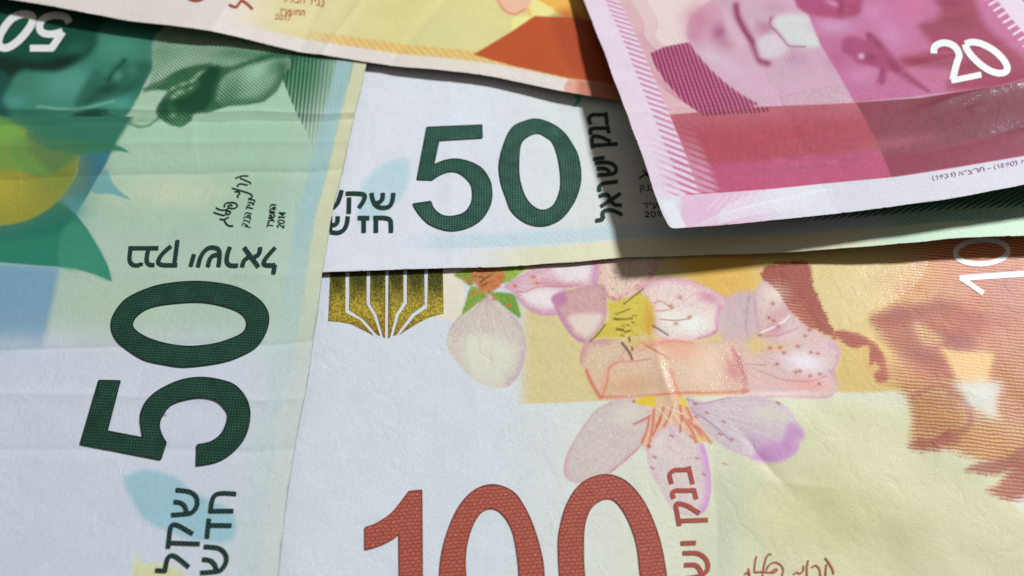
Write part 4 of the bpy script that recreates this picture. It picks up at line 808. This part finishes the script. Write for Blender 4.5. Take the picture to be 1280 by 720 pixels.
nA.strokes([(Q(a), 5.17) for a in ([(122, 119), (248, 119)], [(138, 122), (131, 180), (134, 218), (160, 242), (205, 243)], [(212, 247), (216, 224)], [(252, 119), (340, 119)], [(268, 122), (256, 190), (260, 225), (280, 240), (312, 242)], [(480, 60), (456, 244)], [(478, 243), (420, 243), (365, 240), (340, 222), (352, 185), (385, 145), (432, 105)],
    [(600, 163), (575, 253)], [(628, 257), (650, 180), (690, 128), (735, 114), (778, 130), (786, 175), (778, 256)], [(700, 256), (715, 200), (740, 174), (784, 166)], [(862, 110), (842, 170), (840, 220), (862, 244), (920, 246)], [(963, 112), (1070, 258)], [(1082, 112), (1072, 162), (1036, 184)], [(950, 257), (966, 208), (1006, 180)], [(1190, 116), (1135, 178), (1108, 222), (1125, 243), (1190, 243)], [(1188, 240), (1178, 308)])], 'lettering', DGR, 0.007)
Q = lambda p: T(190, 600, 6, p)
nA.strokes([(Q(a), 5.72) for a in ([(180, 76), (280, 88), (332, 125), (340, 190), (300, 245), (220, 258), (146, 264)], [(165, 165), (215, 172), (248, 198), (262, 248)], [(122, 515), (132, 430), (142, 360), (165, 335), (215, 350), (310, 406)], [(138, 472), (362, 480)], [(28, 678), (112, 682)], [(100, 690), (112, 620), (128, 578), (165, 568), (215, 600), (282, 655)])], 'lettering', DGR, 0.007)
nA.strokes([(Q(a), 5.72) for a in ([(634, 106), (540, 100), (480, 112), (452, 160), (440, 248)], [(430, 234), (614, 233)], [(430, 290), (414, 440)], [(428, 340), (600, 342)], [(392, 500), (500, 512), (550, 552), (560, 610), (520, 675), (450, 690), (365, 696)], [(380, 595), (440, 605), (475, 640), (488, 688)])], 'lettering', DGR, 0.007)
Q = lambda p: T(260, 210, 9, p)
nA.strokes([(Q(a), 1.9) for a in ([(305, 120), (380, 92), (458, 92)], [(360, 115), (430, 145), (478, 165), (478, 186)], [(342, 216), (335, 195), (370, 180), (450, 195)], [(270, 228), (380, 260), (470, 290), (500, 315), (490, 340), (455, 346)], [(300, 270), (345, 270), (360, 295), (330, 315), (345, 336)],
    [(190, 445), (188, 415), (220, 395), (280, 390), (325, 408), (330, 438), (290, 458), (245, 452), (230, 428), (262, 415), (275, 435)], [(90, 445), (130, 470), (200, 475), (228, 458)], [(65, 500), (120, 520), (180, 535), (208, 518)], [(205, 508), (215, 486), (250, 490), (256, 510), (228, 526), (206, 510)], [(135, 575), (180, 585), (205, 570), (238, 558)], [(190, 590), (210, 630), (240, 652), (288, 655)])], 'signature', TIN)
for t_ in (small_text('קנבה דיגנ', 310.5, 284.5, 319.5, 250.5, 8.5, 1.35), small_text('ד"עשתה', 341, 285.5, 346, 256.5, 7.5, 1.35), small_text('2014', 355, 285.5, 357.5, 265.5, 8.5, 1.5)): nA.strokes(t_, 'small_print', TIN, smooth_line=False)
nA.strokes([(A1([(95, 75), (55, 98), (18, 145), (-5, 195), (0, 232), (35, 240), (80, 215), (125, 170), (160, 118), (160, 82), (130, 72), (95, 75)]), 9.5), (A1([(150, 242), (268, 242)]), 8.5), (A1([(258, 244), (314, 160)]), 9), (A1([(314, 160), (262, 172), (214, 165), (198, 135), (215, 98), (265, 78), (325, 85), (348, 115)]), 9)], 'denomination', WHT)

# ================================================================== upper 100 note
def zE(uv):
    u, v = uv[:, 0], uv[:, 1]
    z = 0.385 - 0.165 * smooth((u - 4.4) / 2.4) + undulate(uv, 71, 0.014)
    z = z + crease(uv, (6.75, 0.5), 82, 0.018, 0.10) + crease(uv, (7.9, .5), 75, -0.014, 0.12) + crease(uv, (6.3, .5), 95, -0.010, 0.10) + crease(uv, (4.9, .6), 88, 0.012, 0.12) + 0.008 * np.sin(u * 3.1) * np.exp(-v / 0.5)
    return z
locE, degE = (-9.5, 10.55), -13.0
nE = Note('banknote', 'pale orange 100 note across the top, lying over the two 50 notes', GRP, W100, HH, locE, degE, zE,
          make_bow(locE, degE, zE, [('v', [(-60, -14), (20, 0), (75, 9), (125, 20), (200, 31), (262, 37.5), (320, 51), (370, 65), (420, 71), (460, 77.5), (505, 84), (557, 88), (595, 92), (640, 99.5), (672, 108), (710, 116), (772, 125), (840, 137)])]))
collarE = [(592, 68), (640, 39), (668, 20), (720, 22), (790, 40), (800, 110), (712, 98), (640, 82), (615, 75)]
def paint_E(n, S, uv):
    p = Paint(S, uv, (214, 211, 210)); x, y, v = S[:, 0], S[:, 1], uv[:, 1]
    body = smooth((v - 0.24) / 0.1)
    p.mask(smooth((x - 270) / 90) * body, (212, 208, 166)); p.mask(smooth((x - 380) / 120) * body, (210, 206, 150)); p.blob(560, 40, 60, 30, (206, 208, 158), 0.7)
    st_ = np.sin((uv[:, 0] * 0.75 + v * 0.8) * 2 * math.pi / 0.10)
    p.mask(smooth((x - 350) / 90) * smooth((v - 0.25) / 0.04) * smooth((0.52 - v) / 0.06) * (0.6 + 0.35 * st_), (216, 176, 96))
    p.poly([(600, -40), (770, -40), (770, 60), (705, 30), (668, 22), (650, 5)], (232, 176, 84), 6)
    p.poly([(655, -10), (690, 10), (710, 26), (640, 40), (640, 22), (665, 20)], (232, 220, 150), 2, curve=False); p.poly(collarE, (192, 96, 46), 1.6, 1, 0.35, curve=False)
    p.poly([(690, 20), (730, 20), (790, 120), (720, 92), (700, 60)], (168, 78, 40), 8, 0.6, 0.4); p.poly([(712, 99), (728, 103), (735, 118), (706, 114)], (214, 150, 132), 2, 0.8)
    p.mask(smooth((x - 716) / 12) * smooth((0.3 - v) / 0.05), (188, 128, 108))
    p.poly([(622, -20), (660, -20), (662, 8), (640, 18), (625, 8)], (222, 186, 162), 2); p.line([(622, 0), (630, 12), (642, 18), (656, 12)], 2.5, (204, 120, 96), 1.5, 0.8)
    return p
mE = print_material('print_on_upper_orange_note', (90,), (150, 68, 30), 0.045, 0.55, 0.25, 0.28)
nE.sheet(paint_E, [('collar_print', collarE), ('border_stripes', lambda fc, fuv: (fuv[:, 1] > 0.26) & (fuv[:, 1] < 0.5) & (fc[:, 0] > 380))], mE, {})
nE.strokes([([(245 + 17 * math.cos(a), -22 + 21 * math.sin(a)) for a in np.linspace(0, 2 * math.pi, 25)], 8)], 'numeral', RED)
nE.strokes([([(286, 6), (295, 9), (300, 3), (304, 0)], 3.6), ([(303, 1), (309, 5), (316, 12)], 3.6)], 'lettering', RED)
LRD = ink_material('faded_red_ink', (176, 110, 80), (190, 130, 100), 'plain')
for t_ in (small_text('ז"עשתה', 350, 17, 381, 20, 6.5, 1.2), small_text('2017', 344, 24, 363, 26, 6.5, 1.2), small_text('קנבה דיגנ', 356, 1, 405, 8, 7, 1.3)): nE.strokes(t_, 'small_print', LRD, smooth_line=False)

# ================================================================== 20 note on top
def on_D(pts):
    r = math.radians(11.3); c, n = math.cos(r), math.sin(r); return (ray_to(np.array(pts, float), 0.6) - (1.975, 5.52)) @ np.array([[c, -n], [n, c]])
glintD = [(*q, s_) for q, s_ in zip(on_D([(985, 190), (1045, 186), (840, 206), (995, 148), (1195, 123), (1272, 163)]), (0.5, 0.5, 0.12, 0.10, 0.12, 0.15))]
def zD(uv):
    u, v = uv[:, 0], uv[:, 1]
    z = 0.60 + 0.04 * smooth(v / 2) - 0.12 * smooth((v - 3.0) / 2.2) + undulate(uv, 91, 0.007)
    z = z + crease(uv, (2.3, 1.32), 3, 0.020, 0.075, -1.2, 0.9) + 0.055 * np.maximum(u - 2.2, 0) - 0.045 * np.minimum(v, 3.0)
    for gu, gv, su in glintD: z = z + 0.008 * np.exp(-((u - gu) / su) ** 2 - ((v - gv) / 0.16) ** 2) * vnoise(uv * np.array([0.55, 1.7]), 0.13, 93) + crease(uv, (4.6, 1.62), 6, 0.006, 0.08, -1, 3) + crease(uv, (2.0, 2.18), 4, 0.003, 0.08) + crease(uv, (2.6, 0.8), 2, -0.004, 0.14)
    return z
locD, degD = (1.975, 5.52), 11.3
EDGE_D = [('v', [(837.5, 286), (890, 282.5), (960, 276), (1010, 271), (1060, 265), (1135, 256), (1210, 245), (1280, 230)]), ('u', [(837.5, 286), (831, 276), (815, 230), (800, 186), (782, 138), (765, 92), (747, 44), (730, 0), (722, -22)])]
bowD = make_bow(locD, degD, zD, EDGE_D)
def bowD2(uv):
    du, dv = bowD(uv); return du - 0.40 * smooth((uv[:, 1] - 3.3) / 1.7) * uv[:, 0] / 6.5, dv
nD = Note('banknote', 'pink 20 note on top of the pile at upper right, glossy, with one corner lifted', GRP, 6.5, W20, locD, degD, zD,
          bowD2)
D3 = lambda p: T(640, 0, 4, p)
D4 = lambda p: T(960, 0, 4, p)
D7 = lambda p: T(640, 180, 4, p)
SX = [700, 795, 827, 960, 1060, 1150, 1280, 1400]; STOP = [150, 147, 144, 133, 129, 122.5, 102.5, 80]; SBOT = [214, 213, 210, 200, 190, 183, 165, 140]
face_D = D3([(690, 270), (760, 235), (885, 210), (870, 130), (900, 60), (960, 10), (1000, -60), (2600, -60), (2300, 410), (1840, 500), (1280, 545), (1000, 565), (850, 500), (760, 400)])
def paint_D(n, S, uv):
    p = Paint(S, uv, (224, 206, 206)); x, y, u, v = S[:, 0], S[:, 1], uv[:, 0], uv[:, 1]
    # pale ground with fine curved lines
    for k in range(22):
        p.line(D3([(480 + 9 * k, 0), (560 + 8 * k, 110), (600 + 6 * k, 200), (680 + 11 * k, 330), (770 + 9 * k, 450), (960, 575 + k)]), 1.0, (196, 116, 150), 0.8, 0.75 if k < 13 else 0.35)
    p.poly(D3([(530, 90), (600, 200), (700, 320), (860, 500), (980, 580), (740, 580), (640, 330)]), (206, 128, 160), 6, 0.45)
    # fabric
    fab = D3([(690, 268), (760, 235), (885, 210), (930, 270), (1000, 350), (1090, 425), (1200, 480), (1300, 530), (1280, 560), (960, 580), (850, 500), (760, 400), (710, 320)])
    p.poly(fab, (196, 102, 148), 1.5, 1, 0.62, curve=False)
    # face
    E1 = lambda q: T(780, 0, 4.571, q)
    E2 = lambda q: T(1000, 0, 4.571, q)
    def e1(x0, y0, rx, ry, c, o=0.8, rot=0, hatch=0): p.blob(780 + x0 / 4.571, y0 / 4.571, rx / 4.571, ry / 4.571, c, o, rot, hatch)
    def e2(x0, y0, rx, ry, c, o=0.8, rot=0, hatch=0): p.blob(1000 + x0 / 4.571, y0 / 4.571, rx / 4.571, ry / 4.571, c, o, rot, hatch)
    p.poly(E1([(375, 240), (358, 170), (380, 100), (440, 40), (500, -10), (520, -120), (2000, -120), (1900, 640), (830, 615), (760, 590), (640, 520), (520, 420), (440, 330)]), (206, 170, 194), 2.5, 1, 0)
    e1(430, 110, 90, 90, (198, 132, 162), 0.9); e1(400, 200, 50, 50, (196, 134, 164), 0.7); e1(500, 60, 70, 50, (204, 150, 174), 0.7); e1(545, 185, 50, 62, (174, 92, 136), 0.9, 10); e1(585, 250, 50, 34, (186, 128, 160), 0.6, 30); e1(600, 140, 24, 60, (214, 178, 196), 0.7, -15); e1(660, 240, 30, 70, (212, 178, 198), 0.6, -25)
    e1(510, 330, 80, 30, (214, 196, 210), 0.8, 20); e1(610, 400, 110, 50, (210, 180, 204), 0.7, 30)
    p.line(E1([(640, 30), (650, 90), (680, 150), (720, 220), (750, 290), (775, 345), (820, 362)]), 8.5, (168, 78, 124), 4.5, 0.95); p.line(E1([(640, 40), (655, 110), (690, 180), (735, 240)]), 4, (150, 54, 100), 3, 0.75); p.line(E1([(770, 340), (820, 362)]), 4, (156, 66, 110), 3, 0.7)
    e1(770, 60, 60, 46, (204, 178, 194), 0.8); e1(805, 160, 60, 40, (184, 124, 156), 0.8, 20); e1(730, 130, 18, 30, (210, 180, 196), 0.7); e1(860, 40, 80, 30, (196, 150, 178), 0.7); e1(850, 110, 20, 20, (176, 100, 138), 0.7)
    p.poly(E1([(770, 230), (850, 190), (905, 225), (940, 270), (920, 320), (800, 330), (770, 290)]), (212, 206, 216), 6, 0.9)
    p.poly(E1([(850, 118), (930, 85), (1050, 92), (1085, 160), (1112, 262), (960, 262), (905, 205)]), (206, 213, 216), 5.5, 0.97); p.line(E1([(842, 100), (832, 140), (870, 180), (910, 225), (945, 262), (1035, 266)]), 2.4, (164, 92, 130), 1.6, 0.8)
    e1(970, 330, 80, 50, (196, 152, 182), 0.6, 0, 0.12); e1(900, 480, 200, 70, (206, 172, 196), 0.6)
    # darker right-hand half
    p.poly(E2([(45, 80), (120, 260), (190, 370), (310, 585), (640, 555), (1300, 470), (1500, 400), (1500, -100), (-60, -100), (-20, 40)]), (196, 112, 160), 1.6, 1, 0, curve=False)
    e2(190, 150, 120, 46, (204, 150, 196), 0.9); e2(420, 70, 90, 60, (204, 136, 184), 0.9); e2(590, 110, 120, 80, (202, 118, 168), 0.8); e2(520, 200, 90, 60, (206, 140, 190), 0.8, 40); e2(640, 40, 80, 50, (206, 112, 160), 0.7); e2(220, 330, 60, 60, (190, 104, 152), 0.7); e2(360, 430, 90, 50, (204, 138, 184), 0.8); e2(560, 460, 130, 40, (198, 106, 152), 0.7); e2(680, 270, 80, 30, (198, 110, 152), 0.8, -6)
    p.poly(E2([(0, -60), (330, -60), (352, 40), (330, 85), (240, 105), (130, 95), (30, 70), (-20, 20)]), (180, 76, 128), 4, 0.95); e2(190, 20, 46, 14, (212, 150, 188), 0.8, 25); e2(235, 40, 24, 50, (150, 42, 92), 0.8); e2(300, 50, 40, 40, (164, 62, 110), 0.6); e2(120, 60, 50, 26, (172, 72, 122), 0.6)
    p.poly(E2([(740, -60), (960, -60), (1060, 140), (1300, 350), (1300, 470), (900, 520), (840, 470), (880, 400), (700, 385), (600, 370), (580, 330), (680, 310), (760, 270), (700, 190), (690, 140), (780, 110), (800, 50)]), (166, 58, 92), 8, 0.92)
    e2(900, 110, 110, 50, (150, 44, 74), 0.75, 0); e2(740, 150, 50, 18, (158, 60, 98), 0.8); e2(860, 80, 60, 14, (178, 74, 106), 0.6); e2(860, 20, 60, 20, (150, 46, 80), 0.7); e2(690, 350, 120, 26, (160, 48, 86), 0.8); e2(960, 380, 80, 22, (156, 44, 72), 0.7, -8); e2(860, 300, 90, 10, (190, 92, 130), 0.6, -6); e2(760, 430, 90, 22, (198, 108, 144), 0.85, 4); e2(1100, 430, 120, 22, (164, 60, 92), 0.7, -10)
    p.poly(E2([(238, 270), (250, 220), (310, 208), (370, 225), (375, 195), (400, 185), (450, 220), (510, 290), (570, 360), (640, 430), (740, 520), (700, 510), (620, 470), (540, 420), (500, 410), (495, 465), (470, 480), (440, 465), (455, 400), (400, 375), (330, 370), (300, 330), (250, 300)]), (174, 72, 124), 4, 0.95)
    e2(400, 205, 24, 18, (156, 54, 104), 0.7, 40); e2(440, 250, 40, 20, (158, 54, 106), 0.8, 45); e2(400, 330, 50, 30, (152, 48, 98), 0.8, 10); e2(530, 370, 60, 22, (150, 46, 92), 0.85, 48); e2(350, 320, 18, 16, (226, 172, 206), 0.95); e2(290, 260, 36, 30, (172, 78, 130), 0.7); e2(330, 370, 30, 14, (196, 120, 168), 0.6); p.line(E2([(600, 420), (670, 480), (735, 520)]), 3, (156, 60, 100), 2, 0.8); p.line(E2([(470, 400), (462, 440), (470, 475)]), 4, (156, 56, 108), 2.5, 0.7)
    # reddish pearl stripe and the fold under it
    top = np.interp(x, SX, STOP); bot = np.interp(x, SX, SBOT)
    right = smooth((x - np.interp(y, [60, 130, 180, 240], [1040, 1071, 1098, 1122])) / 3 + 0.5)
    s_ = smooth((y - top) / 2.5 + 0.5)
    p.mask(s_, (188, 100, 118)); p.mask(s_ * smooth((y - top) / 34), (184, 74, 98)); p.mask(s_ * right, (150, 66, 84)); p.mask(s_ * right * smooth((x - 1120) / 60) * 0.7, (132, 46, 66))
    lo = smooth((y - bot) / 10 + 0.5); p.mask(lo * (1 - right), (194, 84, 130)); p.mask(lo * right * 0.8, (158, 62, 92)); p.blob(1120, 178, 60, 8, (188, 104, 122), 0.5, -8)
    p.grain([(800, 140), (1280, 100), (1280, 230), (850, 250)], 0.08, 2.2, 44)
    # border: white edge, comb of slanted bars
    per = 0.135; ph = ((v + 0.72 * u) / per) % 1.0
    bar = smooth((0.30 - np.abs(ph - 0.5)) / 0.16) * 0.8
    lowr = smooth((1.9 - v) / 1.2)
    p.mask(smooth((0.60 - u) / 0.04), (224, 208, 226)); p.mask(smooth((0.60 - u) / 0.04) * smooth((u - 0.34) / 0.02) * bar, (200, 112, 162)); p.mask(smooth((0.66 - u) / 0.05) * smooth((u - 0.10) / 0.15) * bar * lowr * 0.75, (208, 142, 182)); p.mask(smooth((u - 0.3) / 0.2) * smooth((0.85 - u) / 0.25) * lowr * bar * smooth((v - 0.4) / 0.1) * 0.8, (206, 104, 150))
    p.mask(smooth((u - 0.55) / 0.05) * smooth((0.9 - u) / 0.15) * (1 - bar) * lowr * smooth((v - .45) / .1) * 0.55, (230, 190, 214))
    p.mask(smooth((u - 6.12) / 0.03), (222, 208, 226)); p.mask(smooth((u - 5.95) / 0.03) * smooth((6.2 - u) / .03) * smooth((0.2 - np.abs(((v - 0.4 * u) / 0.14) % 1 - 0.5)) / 0.08), (222, 208, 226))
    # bottom margin with a feather of fine pink lines
    mt = np.interp(x, [800, 846, 857, 900, 960, 1035, 1120, 1185, 1280, 1360], [245, 245, 244.5, 241, 236.5, 229, 221, 211, 195, 180])
    m = smooth((y - mt) / 1.6 + 0.5)
    p.mask(m, (212, 216, 230)); p.mask(m * smooth((1000 - x) / 90) * smooth((x - 848) / 6), (222, 190, 218))
    for k in range(12):
        p.line([(868 + 10 * k, 284 - 2.0 * k), (900 + 10 * k, 268 - 2.5 * k), (945 + 9 * k, 255 - 1.7 * k)], 1.1, (234, 226, 240), 0.8, 0.8); p.line([(900, 280 - 1.5 * k), (940, 268 - 2.2 * k), (1010, 258 - 2.2 * k)], 1.0, (236, 228, 242), 0.8, 0.7)
    for k in range(7): p.line([(884 + 12 * k, 262 - 1.8 * k), (900 + 10 * k, 247 - 1.8 * k)], 1.2, (236, 226, 240), 0.8, 0.7)
    p.mask(smooth((u - 0.02) / 0.02) * smooth((0.22 - u) / 0.02) * smooth((0.5 - v) / 0.08), (222, 226, 238))
    lum = (p.c @ np.array([0.3, 0.6, 0.1]))[:, None]; p.c = (lum + (p.c - lum) * 0.87) * 0.90
    p.line([(857, 243), (900, 240), (960, 235.5), (1035, 228), (1120, 220), (1185, 210), (1280, 194)], 1.6, (186, 60, 100), 1.0, 0.6)
    return p
mD = print_material('print_on_pink_note', (5, 94), (120, 30, 80), 0.062, 0.58, 0.14, 0.28, hdist=0.5)
mDs = foil_strip_material('pearl_stripe_on_pink_note', mD, 0.12, 0.12, 0.0016)
nD.sheet(paint_D, [('pearl_stripe', lambda fc, fuv: (fc[:, 1] > np.interp(fc[:, 0], SX, STOP)) & (fc[:, 1] < np.interp(fc[:, 0], SX, SBOT)) & (fuv[:, 0] > 0.6)), ('border_stripes', lambda fc, fuv: (fuv[:, 0] > 0.1) & (fuv[:, 0] < 0.6)), ('portrait', face_D)], mD, {'pearl_stripe': mDs})
nD.strokes([(D4([(828, 268), (835, 232), (880, 215), (930, 232), (955, 275), (942, 320), (922, 400)]), 8.5), (D4([(915, 405), (1066, 374)]), 7.5), (D4([(985, 222), (1020, 212), (1070, 222), (1130, 255), (1180, 305), (1195, 350), (1160, 368), (1100, 350), (1035, 300), (995, 250), (985, 222)]), 8.5)], 'denomination', WHT)
LIL = ink_material('lilac_ink', (160, 120, 160), (185, 150, 180), 'plain')
for t_ in (('(1931)', 1166, 225.5, 1195, 220.5), ('א"צרת', 1199, 219.8, 1231, 214), ('-', 1235, 213.2, 1239, 212.5), ('(1890)', 1243, 211.5, 1272, 206), ('א"רת', 1277, 205, 1306, 199.5)): nD.strokes(small_text(*t_, 5.5, 1.1), 'small_print', LIL, smooth_line=False)
